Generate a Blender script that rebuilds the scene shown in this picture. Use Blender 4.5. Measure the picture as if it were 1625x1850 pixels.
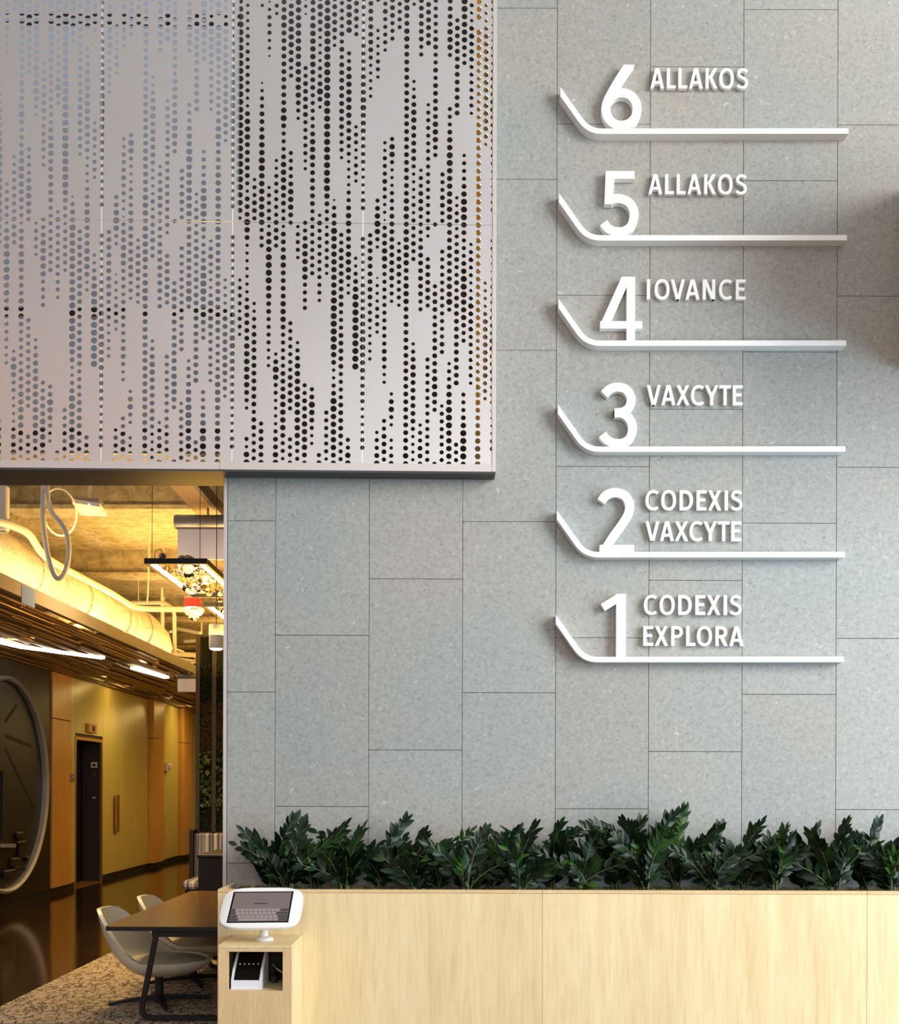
import bpy, math, random
from mathutils import Vector, Matrix, noise

# ------------------------------------------------------------------ camera, world, lights, exposure
for o in list(bpy.data.objects):
    bpy.data.objects.remove(o, do_unlink=True)
scene = bpy.context.scene
COL = scene.collection
F, CX, CY, EYE = 2000.0, 812.5, 1420.0, 1.6          # focal length in pixels, principal point, eye height
ROLL = math.radians(0.17)

cam_d = bpy.data.cameras.new('camera')
cam_d.sensor_fit = 'HORIZONTAL'
cam_d.sensor_width = 36.0
cam_d.lens = 36.0 * F / 1625.0
cam_d.shift_y = (CY - 925.0) / 1625.0
cam_d.clip_end = 200
cam = bpy.data.objects.new('camera', cam_d)
COL.objects.link(cam)
cam.matrix_world = Matrix.Translation((0, 0, EYE)) @ Matrix.Rotation(math.radians(90), 4, 'X') @ Matrix.Rotation(ROLL, 4, 'Z')
scene.camera = cam

world = bpy.data.worlds.new('daylight')
scene.world = world
world.use_nodes = True
wn = world.node_tree.nodes
wn['Background'].inputs[0].default_value = (0.80, 0.89, 1.0, 1)
wn['Background'].inputs[1].default_value = 0.42

scene.view_settings.view_transform = 'Standard'
scene.view_settings.look = 'None'
scene.view_settings.exposure = 0.0
scene.view_settings.gamma = 1.0
scene.view_settings.use_curve_mapping = False
scene.cycles.max_bounces = 8
scene.cycles.glossy_bounces = 4
scene.cycles.transmission_bounces = 6
scene.cycles.caustics_reflective = False
scene.cycles.caustics_refractive = False

def area(name, loc, target, sx, sy, power, color, spread=180):
    d = bpy.data.lights.new(name, 'AREA')
    d.shape = 'RECTANGLE'; d.size = sx; d.size_y = sy
    d.energy = power; d.color = color
    d.spread = math.radians(spread)
    o = bpy.data.objects.new(name, d)
    COL.objects.link(o)
    o.location = loc
    o.rotation_euler = (Vector(target) - Vector(loc)).to_track_quat('-Z', 'Y').to_euler()
    return o

# daylight through the tall lobby glazing, right of and behind the photographer
area('daylight_right', (8.6, 1.0, 6.0), (0.6, 7.0, 2.4), 5.0, 4.5, 1080, (1.0, 0.965, 0.91))
area('daylight_right_low', (9.0, 2.2, 1.6), (0.6, 7.0, 0.9), 4.5, 3.0, 640, (0.62, 0.82, 1.0))
area('warm_reflection_fill', (-9.0, -5.6, 7.6), (-9.0, -8.0, 3.6), 8.0, .6, 520, (1.0, .82, .60))  # added warm lamp, lights the timber wall that the screen reflects
area('daylight_back', (1.5, -7.0, 4.4), (0.3, 7.0, 2.8), 7.0, 5.5, 380, (1.0, 0.96, 0.90))

# ------------------------------------------------------------------ helpers
def P(px, py, Y):
    """world point at depth Y that the photograph's pixel px, py looks at"""
    dx, dy = px - CX, CY - py
    c, s = math.cos(ROLL), math.sin(ROLL)
    rx, rz = c * dx - s * dy, s * dx + c * dy
    return Vector((rx * Y / F, Y, EYE + rz * Y / F))

def PX(px, Y, py=1000):
    return P(px, py, Y).x

def PZ(py, Y, px=812):
    return P(px, py, Y).z

def smooth(a, b, x):
    t = max(0.0, min(1.0, (x - a) / (b - a)))
    return t * t * (3 - 2 * t)

def catmull(pts, n=6, closed=False):
    pts = [Vector(p) for p in pts]
    out = []
    m = len(pts)
    rng = range(m) if closed else range(m - 1)
    for i in rng:
        if closed:
            p0, p1, p2, p3 = pts[(i - 1) % m], pts[i], pts[(i + 1) % m], pts[(i + 2) % m]
        else:
            p1, p2 = pts[i], pts[i + 1]
            p0 = pts[i - 1] if i > 0 else p1 * 2 - p2
            p3 = pts[i + 2] if i + 2 < m else p2 * 2 - p1
        for k in range(n):
            t = k / n
            out.append(0.5 * ((2 * p1) + (p2 - p0) * t + (2 * p0 - 5 * p1 + 4 * p2 - p3) * t * t
                              + (3 * p1 - p0 - 3 * p2 + p3) * t ** 3))
    if not closed:
        out.append(pts[-1])
    return out

def fillet(pts, r, n=6):
    """polyline with rounded inner corners"""
    pts = [Vector(p) for p in pts]
    out = [pts[0]]
    for a, b, c in zip(pts, pts[1:], pts[2:]):
        u, v = (a - b), (c - b)
        d = min(r, u.length * 0.49, v.length * 0.49)
        s, e = b + u.normalized() * d, b + v.normalized() * d
        for k in range(n + 1):
            t = k / n
            out.append(s * (1 - t) ** 2 + b * 2 * t * (1 - t) + e * t * t)
    out.append(pts[-1])
    return out

class MB:
    def __init__(self):
        self.v = []; self.f = []
    def add(self, vs, fs):
        b = len(self.v)
        self.v += [Vector(p) for p in vs]
        self.f += [[b + i for i in q] for q in fs]
        return self
    def box(self, x0, x1, y0, y1, z0, z1):
        x0, x1 = min(x0, x1), max(x0, x1); y0, y1 = min(y0, y1), max(y0, y1); z0, z1 = min(z0, z1), max(z0, z1)
        return self.add([(x0, y0, z0), (x1, y0, z0), (x1, y1, z0), (x0, y1, z0),
                         (x0, y0, z1), (x1, y0, z1), (x1, y1, z1), (x0, y1, z1)],
                        [(0, 3, 2, 1), (4, 5, 6, 7), (0, 1, 5, 4), (1, 2, 6, 5), (2, 3, 7, 6), (3, 0, 4, 7)])
    def bbox(self, x0, x1, y0, y1, z0, z1, b):
        """box with chamfered edges"""
        x0, x1 = min(x0, x1), max(x0, x1); y0, y1 = min(y0, y1), max(y0, y1); z0, z1 = min(z0, z1), max(z0, z1)
        b = min(b, (x1 - x0) * .4, (y1 - y0) * .4, (z1 - z0) * .4)
        vs = []; idx = {}
        for sx in (0, 1):
            for sy in (0, 1):
                for sz in (0, 1):
                    X = (x0, x1)[sx]; Y = (y0, y1)[sy]; Z = (z0, z1)[sz]
                    ix = X + b * (1 - 2 * sx); iy = Y + b * (1 - 2 * sy); iz = Z + b * (1 - 2 * sz)
                    for ax, p in (('x', (X, iy, iz)), ('y', (ix, Y, iz)), ('z', (ix, iy, Z))):
                        idx[(sx, sy, sz, ax)] = len(vs); vs.append(p)
        fs = []
        g = lambda *k: idx[k]
        for s in (0, 1):
            q = [g(s, 0, 0, 'x'), g(s, 1, 0, 'x'), g(s, 1, 1, 'x'), g(s, 0, 1, 'x')]
            fs.append(q if s else q[::-1])
            q = [g(0, s, 0, 'y'), g(1, s, 0, 'y'), g(1, s, 1, 'y'), g(0, s, 1, 'y')]
            fs.append(q[::-1] if s else q)
            q = [g(0, 0, s, 'z'), g(1, 0, s, 'z'), g(1, 1, s, 'z'), g(0, 1, s, 'z')]
            fs.append(q if s else q[::-1])
        for a in (0, 1):
            for c in (0, 1):
                fs.append([g(a, c, 0, 'x'), g(a, c, 1, 'x'), g(a, c, 1, 'y'), g(a, c, 0, 'y')])
                fs.append([g(a, 0, c, 'x'), g(a, 1, c, 'x'), g(a, 1, c, 'z'), g(a, 0, c, 'z')])
                fs.append([g(0, a, c, 'y'), g(1, a, c, 'y'), g(1, a, c, 'z'), g(0, a, c, 'z')])
        for sx in (0, 1):
            for sy in (0, 1):
                for sz in (0, 1):
                    fs.append([g(sx, sy, sz, 'x'), g(sx, sy, sz, 'y'), g(sx, sy, sz, 'z')])
        return self.add(vs, fs)
    def tube(self, pts, r, n=8, closed=False, caps=True):
        pts = [Vector(p) for p in pts]
        m = len(pts)
        rs = r if isinstance(r, (list, tuple)) else [r] * m
        vs = []; fs = []
        prev = None
        for i, p in enumerate(pts):
            if closed:
                t = (pts[(i + 1) % m] - pts[i - 1])
            else:
                t = pts[min(i + 1, m - 1)] - pts[max(i - 1, 0)]
            t.normalize()
            if prev is None:
                up = Vector((0, 0, 1)) if abs(t.z) < 0.95 else Vector((1, 0, 0))
                a = t.cross(up).normalized()
            else:
                a = (prev - t * prev.dot(t)).normalized()
            prev = a
            b = t.cross(a)
            for k in range(n):
                an = 2 * math.pi * (k + .5) / n
                vs.append(p + (a * math.cos(an) + b * math.sin(an)) * rs[i])
        for i in range(m if closed else m - 1):
            j = (i + 1) % m
            for k in range(n):
                l = (k + 1) % n
                fs.append((i * n + k, i * n + l, j * n + l, j * n + k))
        if caps and not closed:
            fs.append(list(range(n))[::-1])
            fs.append([(m - 1) * n + k for k in range(n)])
        return self.add(vs, fs)
    def lathe(self, c, prof, n=24, axis='z'):
        """profile of (radius, height) pairs turned round an axis through c"""
        c = Vector(c)
        vs = []; fs = []
        for r, h in prof:
            for k in range(n):
                an = 2 * math.pi * k / n
                if axis == 'z':
                    vs.append(c + Vector((r * math.cos(an), r * math.sin(an), h)))
                elif axis == 'y':
                    vs.append(c + Vector((r * math.cos(an), h, -r * math.sin(an))))
                else:
                    vs.append(c + Vector((h, r * math.cos(an), r * math.sin(an))))
        for i in range(len(prof) - 1):
            for k in range(n):
                l = (k + 1) % n
                fs.append((i * n + k, i * n + l, (i + 1) * n + l, (i + 1) * n + k))
        if prof[0][0] > 1e-5:
            fs.append(list(range(n))[::-1])
        if prof[-1][0] > 1e-5:
            fs.append([(len(prof) - 1) * n + k for k in range(n)])
        return self.add(vs, fs)
    def sphere(self, c, r, n=14, sz=1.0):
        m = n // 2
        prof = [(r * math.sin(math.pi * i / m) if 0 < i < m else 1e-6, -r * sz * math.cos(math.pi * i / m)) for i in range(m + 1)]
        return self.lathe(c, prof, n)
    def prism(self, poly, y0, y1):
        """polygon in x, z pushed along y"""
        n = len(poly)
        vs = [(p[0], y0, p[1]) for p in poly] + [(p[0], y1, p[1]) for p in poly]
        fs = [list(range(n)), [n + k for k in range(n)][::-1]]
        for k in range(n):
            l = (k + 1) % n
            fs.append((k, n + k, n + l, l))
        return self.add(vs, fs)
    def prism_x(self, poly, x0, x1):
        """polygon in y, z pushed along x"""
        n = len(poly)
        vs = [(x0, p[0], p[1]) for p in poly] + [(x1, p[0], p[1]) for p in poly]
        fs = [list(range(n))[::-1], [n + k for k in range(n)]]
        for k in range(n):
            l = (k + 1) % n
            fs.append((k, l, n + l, n + k))
        return self.add(vs, fs)
    def mesh(self, name, mat, origin=(0, 0, 0), smooth_angle=None):
        o = Vector(origin)
        me = bpy.data.meshes.new(name)
        me.from_pydata([tuple(p - o) for p in self.v], [], self.f)
        me.update()
        if smooth_angle is not None:
            me.polygons.foreach_set('use_smooth', [True] * len(me.polygons))
            me.set_sharp_from_angle(angle=math.radians(smooth_angle))
        if mat:
            me.materials.append(mat)
        return me
    def build(self, name, mat, parent=None, smooth_angle=None, origin=None, fix=False):
        if fix:
            pass
        if parent is not None:
            root = parent
            while root.parent:
                root = root.parent
            org = root.location.copy()
        else:
            if origin is None:
                xs = [p.x for p in self.v]; ys = [p.y for p in self.v]; zs = [p.z for p in self.v]
                origin = ((min(xs) + max(xs)) / 2, (min(ys) + max(ys)) / 2, min(zs))
            org = Vector(origin)
        me = self.mesh(name, mat, org, smooth_angle)
        ob = bpy.data.objects.new(name, me)
        COL.objects.link(ob)
        if parent is not None:
            ob.parent = parent
        else:
            ob.location = org
        return ob

def tag(o, label=None, cat=None, group=None, kind=None):
    if label: o['label'] = label
    if cat: o['category'] = cat
    if group: o['group'] = group
    if kind: o['kind'] = kind
    return o

def thing(name, label, cat, loc, group=None):
    o = bpy.data.objects.new(name, None)
    o.empty_display_size = 0.05
    COL.objects.link(o)
    o.location = loc
    return tag(o, label, cat, group)

def struct(name, mb, mat, **k):
    return tag(mb.build(name, mat, **k), kind='structure')

# ------------------------------------------------------------------ materials
def srgb(r, g, b):
    f = lambda c: c / 12.92 if c <= 0.04045 else ((c + 0.055) / 1.055) ** 2.4
    return (f(r / 255), f(g / 255), f(b / 255), 1)

class Mat:
    def __init__(self, name, color=(0.8, 0.8, 0.8, 1), rough=0.5, metal=0.0, spec=0.5):
        self.m = bpy.data.materials.new(name)
        self.m.use_nodes = True
        self.t = self.m.node_tree
        self.b = self.t.nodes['Principled BSDF']
        self.b.inputs['Base Color'].default_value = color
        self.b.inputs['Roughness'].default_value = rough
        self.b.inputs['Metallic'].default_value = metal
        self.b.inputs['Specular IOR Level'].default_value = spec
    def n(self, kind, **k):
        nd = self.t.nodes.new(kind)
        for a, v in k.items():
            if a.startswith('i_'):
                nd.inputs[a[2:].replace('_', ' ')].default_value = v
            else:
                setattr(nd, a, v)
        return nd
    def l(self, a, ai, b, bi):
        self.t.links.new(a.outputs[ai], b.inputs[bi])
    def coords(self, scale=(1, 1, 1), kind='Object', rot=(0, 0, 0)):
        tc = self.n('ShaderNodeTexCoord'); mp = self.n('ShaderNodeMapping')
        mp.inputs['Scale'].default_value = scale
        mp.inputs['Rotation'].default_value = rot
        self.l(tc, kind, mp, 'Vector')
        return mp
    def world_coords(self, scale=(1, 1, 1)):
        g = self.n('ShaderNodeNewGeometry'); mp = self.n('ShaderNodeMapping')
        mp.inputs['Scale'].default_value = scale
        self.l(g, 'Position', mp, 'Vector')
        return mp
    def ramp(self, src, out, stops):
        r = self.n('ShaderNodeValToRGB')
        e = r.color_ramp.elements
        while len(e) < len(stops):
            e.new(0.5)
        for el, (p, c) in zip(e, stops):
            el.position = p; el.color = c
        self.l(src, out, r, 'Fac')
        return r
    def noise(self, vec, scale, detail=4, rough=0.5, dist=0.0):
        nz = self.n('ShaderNodeTexNoise')
        nz.inputs['Scale'].default_value = scale; nz.inputs['Detail'].default_value = detail
        nz.inputs['Roughness'].default_value = rough; nz.inputs['Distortion'].default_value = dist
        if vec: self.l(vec, 'Vector', nz, 'Vector')
        return nz
    def mix(self, fac, a, b, mode='MIX'):
        mx = self.n('ShaderNodeMix', data_type='RGBA', blend_type=mode)
        for s, i in ((fac, 0), (a, 6), (b, 7)):
            if isinstance(s, tuple) and len(s) == 2 and not isinstance(s[0], (int, float)):
                self.t.links.new(s[0].outputs[s[1]], mx.inputs[i])
            else:
                mx.inputs[i].default_value = s
        return mx
    def bump(self, src, out, strength, dist=0.01):
        bp = self.n('ShaderNodeBump')
        bp.inputs['Strength'].default_value = strength; bp.inputs['Distance'].default_value = dist
        self.l(src, out, bp, 'Height')
        self.l(bp, 'Normal', self.b, 'Normal')
    def color(self, node, out):
        self.l(node, out, self.b, 'Base Color')

def plain(name, c, rough=0.5, metal=0.0, spec=0.5):
    return Mat(name, c, rough, metal, spec).m

def emit(name, c, strength):
    m = Mat(name, c, 0.5)
    m.b.inputs['Emission Color'].default_value = c
    m.b.inputs['Emission Strength'].default_value = strength
    return m.m

def stone_mat():
    m = Mat('grey_stone', rough=0.62, spec=0.35)
    w = m.world_coords()
    oi = m.n('ShaderNodeObjectInfo')
    big = m.noise(w, 0.9, 2, 0.5)
    med = m.noise(w, 36, 6, 0.8, 0.4)
    base = m.ramp(med, 'Fac', [(0.30, srgb(140, 142, 141)), (0.48, srgb(162, 164, 162)), (0.72, srgb(178, 180, 178))])
    tint = m.ramp(big, 'Fac', [(0.35, srgb(244, 250, 250)), (0.65, srgb(255, 250, 244))])
    c = m.mix(1.0, (base, 'Color'), (tint, 'Color'), 'MULTIPLY')
    tv = m.ramp(oi, 'Random', [(0.0, (0.93, 0.93, 0.93, 1)), (1.0, (1.0, 1.0, 1.0, 1))])
    c = m.mix(1.0, (c, 2), (tv, 'Color'), 'MULTIPLY')
    # pits and light flecks
    v1 = m.noise(w, 62, 3, 0.7, 0.5)
    pit = m.ramp(v1, 'Fac', [(0.29, (0.8, 0.8, 0.8, 1)), (0.36, (0, 0, 0, 1))])
    c = m.mix((pit, 'Color'), (c, 2), srgb(92, 92, 90))
    v2 = m.noise(w, 38, 2, 0.5, 0.8)
    fl = m.ramp(v2, 'Fac', [(0.66, (0, 0, 0, 1)), (0.76, (0.6, 0.6, 0.6, 1))])
    c = m.mix((fl, 'Color'), (c, 2), srgb(206, 206, 202))
    m.color(c, 2)
    m.bump(v1, 'Fac', 0.12, 0.004)
    return m.m

def wood_mat(name, c0, c1, scale=(9, 9, 1.1), rough=0.42, spec=0.4, streak=14):
    m = Mat(name, rough=rough, spec=spec)
    w = m.world_coords(scale)
    n1 = m.noise(w, 1.3, 5, 0.6, 0.4)
    n2 = m.noise(w, streak, 3, 0.6)
    r1 = m.ramp(n1, 'Fac', [(0.25, c0), (0.75, c1)])
    r2 = m.ramp(n2, 'Fac', [(0.35, (0.90, 0.88, 0.85, 1)), (0.65, (1, 1, 1, 1))])
    c = m.mix(1.0, (r1, 'Color'), (r2, 'Color'), 'MULTIPLY')
    m.color(c, 2)
    m.bump(n2, 'Fac', 0.05, 0.002)
    return m.m

def veneer_mat():
    # book-matched maple leaves about 0.57 m wide, each with its own tone
    m = Mat('maple_veneer', rough=0.42, spec=0.4)
    g = m.n('ShaderNodeNewGeometry')
    sp = m.n('ShaderNodeSeparateXYZ')
    m.l(g, 'Position', sp, 'Vector')
    dv = m.n('ShaderNodeMath', operation='MULTIPLY'); dv.inputs[1].default_value = 1 / .288
    m.l(sp, 'X', dv, 0)
    fl = m.n('ShaderNodeMath', operation='FLOOR')
    m.l(dv, 'Value', fl, 0)
    wn_ = m.n('ShaderNodeTexWhiteNoise', noise_dimensions='1D')
    m.l(fl, 'Value', wn_, 'W')
    w = m.world_coords((7, 7, .8))
    n1 = m.noise(w, 1.1, 5, 0.62, 0.5)
    n2 = m.noise(m.world_coords((30, 30, 2.0)), 1.6, 4, 0.65, .3)
    r1 = m.ramp(n1, 'Fac', [(0.28, srgb(224, 200, 152)), (0.5, srgb(234, 213, 168)), (0.74, srgb(241, 224, 182))])
    r2 = m.ramp(n2, 'Fac', [(0.30, (0.90, 0.87, 0.82, 1)), (0.55, (1, 1, 1, 1))])
    r3 = m.ramp(wn_, 'Value', [(0.0, (0.955, 0.94, 0.92, 1)), (1.0, (1.0, 1.0, 1.0, 1))])
    c = m.mix(1.0, (r1, 'Color'), (r2, 'Color'), 'MULTIPLY')
    c = m.mix(1.0, (c, 2), (r3, 'Color'), 'MULTIPLY')
    m.color(c, 2)
    return m.m

def metal_panel_mat():
    m = Mat('satin_aluminium', srgb(206, 206, 208), rough=0.40, metal=0.72, spec=0.5)
    w = m.world_coords()
    n1 = m.noise(w, 260, 2, 0.5)
    r = m.ramp(n1, 'Fac', [(0.3, srgb(202, 201, 203)), (0.7, srgb(214, 213, 215))])
    m.color(r, 'Color')
    n2 = m.noise(w, 1.5, 3, 0.5)
    rr = m.n('ShaderNodeMapRange')
    rr.inputs['To Min'].default_value = 0.34; rr.inputs['To Max'].default_value = 0.46
    m.l(n2, 'Fac', rr, 'Value')
    m.l(rr, 'Result', m.b, 'Roughness')
    m.bump(n2, 'Fac', 0.08, 0.02)
    return m.m

def spray_mat():
    m = Mat('sprayed_fireproofing', rough=0.95, spec=0.1)
    w = m.world_coords()
    n1 = m.noise(w, 9, 8, 0.75, 0.3)
    r = m.ramp(n1, 'Fac', [(0.34, srgb(168, 158, 140)), (0.52, srgb(214, 206, 190)), (0.66, srgb(234, 228, 214))])  # grazing light and shade on the rough spray, put into the colour
    m.color(r, 'Color')
    m.bump(n1, 'Fac', 1.0, 0.10)
    return m.m

def carpet_mat():
    m = Mat('crackle_carpet', rough=0.95, spec=0.05)
    w = m.world_coords((6.0, 3.6, 3.0))
    nz = m.noise(w, 2.5, 3, 0.6)
    add = m.n('ShaderNodeVectorMath', operation='MULTIPLY_ADD')
    m.l(nz, 'Color', add, 0)
    add.inputs[1].default_value = (1.0, 1.0, 1.0)
    m.l(w, 'Vector', add, 2)
    vo = m.n('ShaderNodeTexVoronoi', feature='DISTANCE_TO_EDGE')
    vo.inputs['Scale'].default_value = 2.1
    m.l(add, 'Vector', vo, 'Vector')
    r = m.ramp(vo, 'Distance', [(0.014, srgb(66, 57, 50)), (0.10, srgb(186, 172, 152))])
    n2 = m.noise(m.world_coords(), 60, 4, 0.7)
    r2 = m.ramp(n2, 'Fac', [(0.35, (0.68, 0.66, 0.63, 1)), (0.65, (1, 1, 1, 1))])
    c = m.mix(1.0, (r, 'Color'), (r2, 'Color'), 'MULTIPLY')
    m.color(c, 2)
    m.bump(n2, 'Fac', 0.6, 0.01)
    return m.m

def leaf_mat(name, c0, c1, rough=0.34):
    m = Mat(name, rough=rough, spec=0.22)
    oi = m.n('ShaderNodeObjectInfo')
    r = m.ramp(oi, 'Random', [(0.0, c0), (0.75, c1), (1.0, tuple(min(1, x * 1.9) for x in c1[:3]) + (1,))])
    m.color(r, 'Color')
    return m.m

def foil_mat():
    m = Mat('duct_foil', srgb(226, 222, 212), rough=0.45, metal=0.25)
    w = m.world_coords((1, 1, 1))
    n1 = m.noise(w, 5, 5, 0.6, 1.2)
    m.bump(n1, 'Fac', 1.0, 0.08)
    return m.m

def dark_floor_mat():
    m = Mat('polished_dark_floor', srgb(44, 30, 18), rough=0.10, spec=0.6)
    n1 = m.noise(m.world_coords(), 3, 5, 0.6)
    r = m.ramp(n1, 'Fac', [(0.3, srgb(36, 24, 14)), (0.7, srgb(54, 38, 22))])
    m.color(r, 'Color')
    return m.m

def stripe_mat():
    m = Mat('striped_upholstery', rough=0.9, spec=0.1)
    w = m.world_coords((34, 0, .4))
    wv = m.noise(w, 1.0, 2, 0.5)
    r = m.ramp(wv, 'Fac', [(0.38, srgb(46, 50, 66)), (0.5, srgb(120, 124, 142)), (0.62, srgb(196, 196, 200))])
    m.color(r, 'Color')
    return m.m

def glass_mat(name, c, rough=0.02, alpha=1.0):
    m = Mat(name, c, rough)
    m.b.inputs['Transmission Weight'].default_value = 1.0
    m.b.inputs['IOR'].default_value = 1.35
    return m.m

M = {
    'stone': stone_mat(),
    'joint': plain('dark_joint', srgb(70, 72, 72), 0.8),
    'white': plain('white_paint', srgb(246, 246, 245), 0.35),
    'panel': metal_panel_mat(),
    'alu': plain('light_aluminium', srgb(204, 199, 196), 0.42, 0.35),
    'soffit': plain('dark_soffit', srgb(62, 62, 64), 0.55),
    'cavity': plain('dark_cavity', srgb(58, 58, 60), 0.8),
    'maple': veneer_mat(),
    'maple_edge': wood_mat('maple_edge', srgb(216, 184, 138), srgb(234, 204, 158)),
    'soil': plain('potting_soil', srgb(40, 34, 26), 0.95),
    'moss': plain('pale_moss', srgb(104, 108, 68), 0.95),
    'leaf': leaf_mat('zz_leaf', srgb(8, 22, 10), srgb(17, 40, 16)),
    'leaf_young': leaf_mat('zz_young_leaf', srgb(26, 56, 18), srgb(46, 78, 28)),
    'stem': plain('zz_stem', srgb(74, 84, 46), 0.55),
    'spray': spray_mat(),
    'carpet': carpet_mat(),
    'dark_floor': dark_floor_mat(),
    'lobby_floor': plain('lobby_terrazzo', srgb(118, 108, 98), 0.35),
    'plaster': plain('white_plaster', srgb(226, 224, 220), 0.8),
    'olive': plain('olive_lacquer', srgb(200, 186, 108), 0.28, 0.0, 0.5),
    'orange_wood': wood_mat('amber_wood', srgb(206, 150, 72), srgb(226, 172, 92), rough=0.32),
    'dark_wood': wood_mat('dark_bronze_wood', srgb(30, 22, 15), srgb(42, 31, 20), rough=0.45),
    'slat': wood_mat('walnut_slat', srgb(122, 94, 58), srgb(152, 118, 74), scale=(6, 1, 6), rough=0.5),
    'black': plain('matte_black', srgb(9, 9, 10), 0.6),
    'black_gloss': plain('gloss_black', srgb(10, 10, 12), 0.12),
    'bronze': plain('bronze_frame', srgb(62, 56, 50), 0.45, 0.2),
    'brass': plain('brass', srgb(190, 140, 70), 0.35, 0.8),
    'gold_post': wood_mat('gilded_wood', srgb(226, 176, 98), srgb(246, 206, 132), rough=0.3),
    'foil': foil_mat(),
    'pipe': plain('white_pipe', srgb(232, 228, 220), 0.5),
    'grey_metal': plain('grey_metal', srgb(150, 146, 146), 0.35, 0.6),
    'light_grey': plain('light_grey_plastic', srgb(214, 214, 216), 0.4),
    'red': plain('fire_red', srgb(150, 14, 8), 0.4),
    'chrome': plain('chrome', srgb(150, 140, 128), 0.08, 1.0),
    'smoke_glass': glass_mat('clear_glass', (0.96, 0.95, 0.92, 1)),
    'acrylic': emit('edge_lit_acrylic', srgb(222, 212, 210), 0.12),
    'cream': plain('cream_leather', srgb(222, 216, 200), 0.38),
    'cream_seat': plain('cream_seat_pad', srgb(206, 202, 188), 0.45),
    'table': wood_mat('dark_table_veneer', srgb(92, 68, 40), srgb(112, 84, 50), scale=(2, 9, 9), rough=0.22),
    'stripe': stripe_mat(),
    'glass_wall': plain('sky_toned_glass', srgb(186, 204, 224), 0.25, 0.0, 0.6),  # sky reflected in the glass, put into the base colour as pale blue
    'mullion': plain('dark_mullion', srgb(30, 32, 40), 0.5),
    'led_white': emit('led_white', (1.0, 0.90, 0.72, 1), 11),
    'led_warm': emit('led_warm', (1.0, 0.78, 0.42, 1), 18),
    'led_bulb': emit('led_bulb', (1.0, 0.80, 0.50, 1), 1.0),
    'screen': emit('dim_screen', srgb(112, 100, 98), 0.18),
    'key': emit('screen_keys', srgb(140, 128, 126), 0.25),
    'key_dark': emit('screen_dark_keys', srgb(70, 64, 66), 0.1),
    'green_dark': plain('dark_moss_panel', srgb(14, 22, 12), 0.95),
    'ivy_dark': plain('deep_green_moss', srgb(18, 34, 15), 0.9),
    'bronze_light': plain('bronze_sheet', srgb(128, 104, 74), 0.5, 0.2),
    'fern': plain('dry_fern', srgb(56, 47, 18), 0.9),
    'ivy': plain('ivy_leaf', srgb(50, 74, 38), 0.5),
    'blue_led': emit('blue_led', (0.25, 0.35, 1.0, 1), 6),
    'blue_tape': plain('blue_tape', srgb(70, 96, 150), 0.7),
    'printer_white': plain('printer_white', srgb(226, 230, 240), 0.35),
    'emblem': plain('emblem_dark', srgb(22, 21, 21), 0.45),
    'emblem_rim': plain('emblem_rim', srgb(176, 178, 180), 0.35, 0.4),
    'groove': plain('emblem_groove', srgb(18, 17, 17), 0.7),
    'alu_bright': plain('edge_highlight', srgb(236, 236, 238), 0.35, 0.2),  # bright tone stands for light caught on the folded edges
    'timber_beam': wood_mat('timber_cladding', srgb(186, 116, 44), srgb(210, 142, 62)),
}
# ------------------------------------------------------------------ the large structure
YW = 7.117                     # front of the stone wall
WALL_T = 0.22
XEND = PX(407, YW, 1300)       # free end of the stone wall
CAV_R = PX(892, YW, 500)       # right end of the void behind the screen
CAV_Z = PZ(858, YW, 600)

# lobby floor, corridor floor, carpet
FLOOR_X = -3.23
struct('floor', MB().box(-9, 9, -9, 7.42, -0.12, 0.0), M['lobby_floor'])
struct('floor', MB().box(-6.2, FLOOR_X, 7.42, 27, -0.12, 0.0), M['dark_floor'])
struct('floor', MB().box(FLOOR_X, 1.2, 7.42, 27, -0.12, 0.004), M['carpet'])

# stone wall: backing plus one object per tile
back = MB()
back.box(XEND + 0.006, 4.6, YW + 0.02, YW + WALL_T, 0, CAV_Z)
back.box(CAV_R + 0.004, 4.6, YW + 0.02, YW + WALL_T, CAV_Z, 7.4)
wall_back = struct('wall_back', back, M['joint'])
SC = F / YW
xs = [XEND + 0.012] + [PX(v, YW, 925) for v in (498, 667.5, 836.5, 1004.8, 1173.3, 1342, 1512, 1681, 1850, 2019)]
joint_y = [942, 1148.5, 1046, 942, 842, 738, 634, 842, 740, 942]
pitch = 309.3
g = 0.0028
for c in range(10):
    x0, x1 = xs[c] + g / 2, xs[c + 1] - g / 2
    ys = [joint_y[c] + pitch * k for k in range(-6, 6)]
    for a, b in zip(ys, ys[1:]):
        z1, z0 = EYE + (CY - a) / SC - g / 2, EYE + (CY - b) / SC + g / 2
        z0, z1 = max(z0, 0.0), min(z1, 7.4)
        if z1 - z0 < 0.02:
            continue
        rects = []
        if z0 < CAV_Z:
            rects.append((x0, x1, z0, min(z1, CAV_Z) if x0 < CAV_R else z1))
            if x0 < CAV_R < x1 and z1 > CAV_Z:
                rects.append((CAV_R + .004, x1, CAV_Z, z1))
        elif x1 > CAV_R:
            rects.append((max(x0, CAV_R + .004), x1, z0, z1))
        if not rects:
            continue
        mb = MB()
        for r in rects:
            if len(rects) > 1:
                mb.box(r[0], r[1], YW, YW + 0.02, r[2], r[3])
            else:
                mb.bbox(r[0], r[1], YW, YW + 0.02, r[2], r[3], 0.0014)
        mb.build('stone_tile', M['stone'], wall_back)
# metal corner bead at the wall's free end
struct('trim_1', MB().box(XEND - 0.012, XEND + 0.010, YW - 0.004, YW + WALL_T, 0, CAV_Z), M['alu'])

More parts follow.
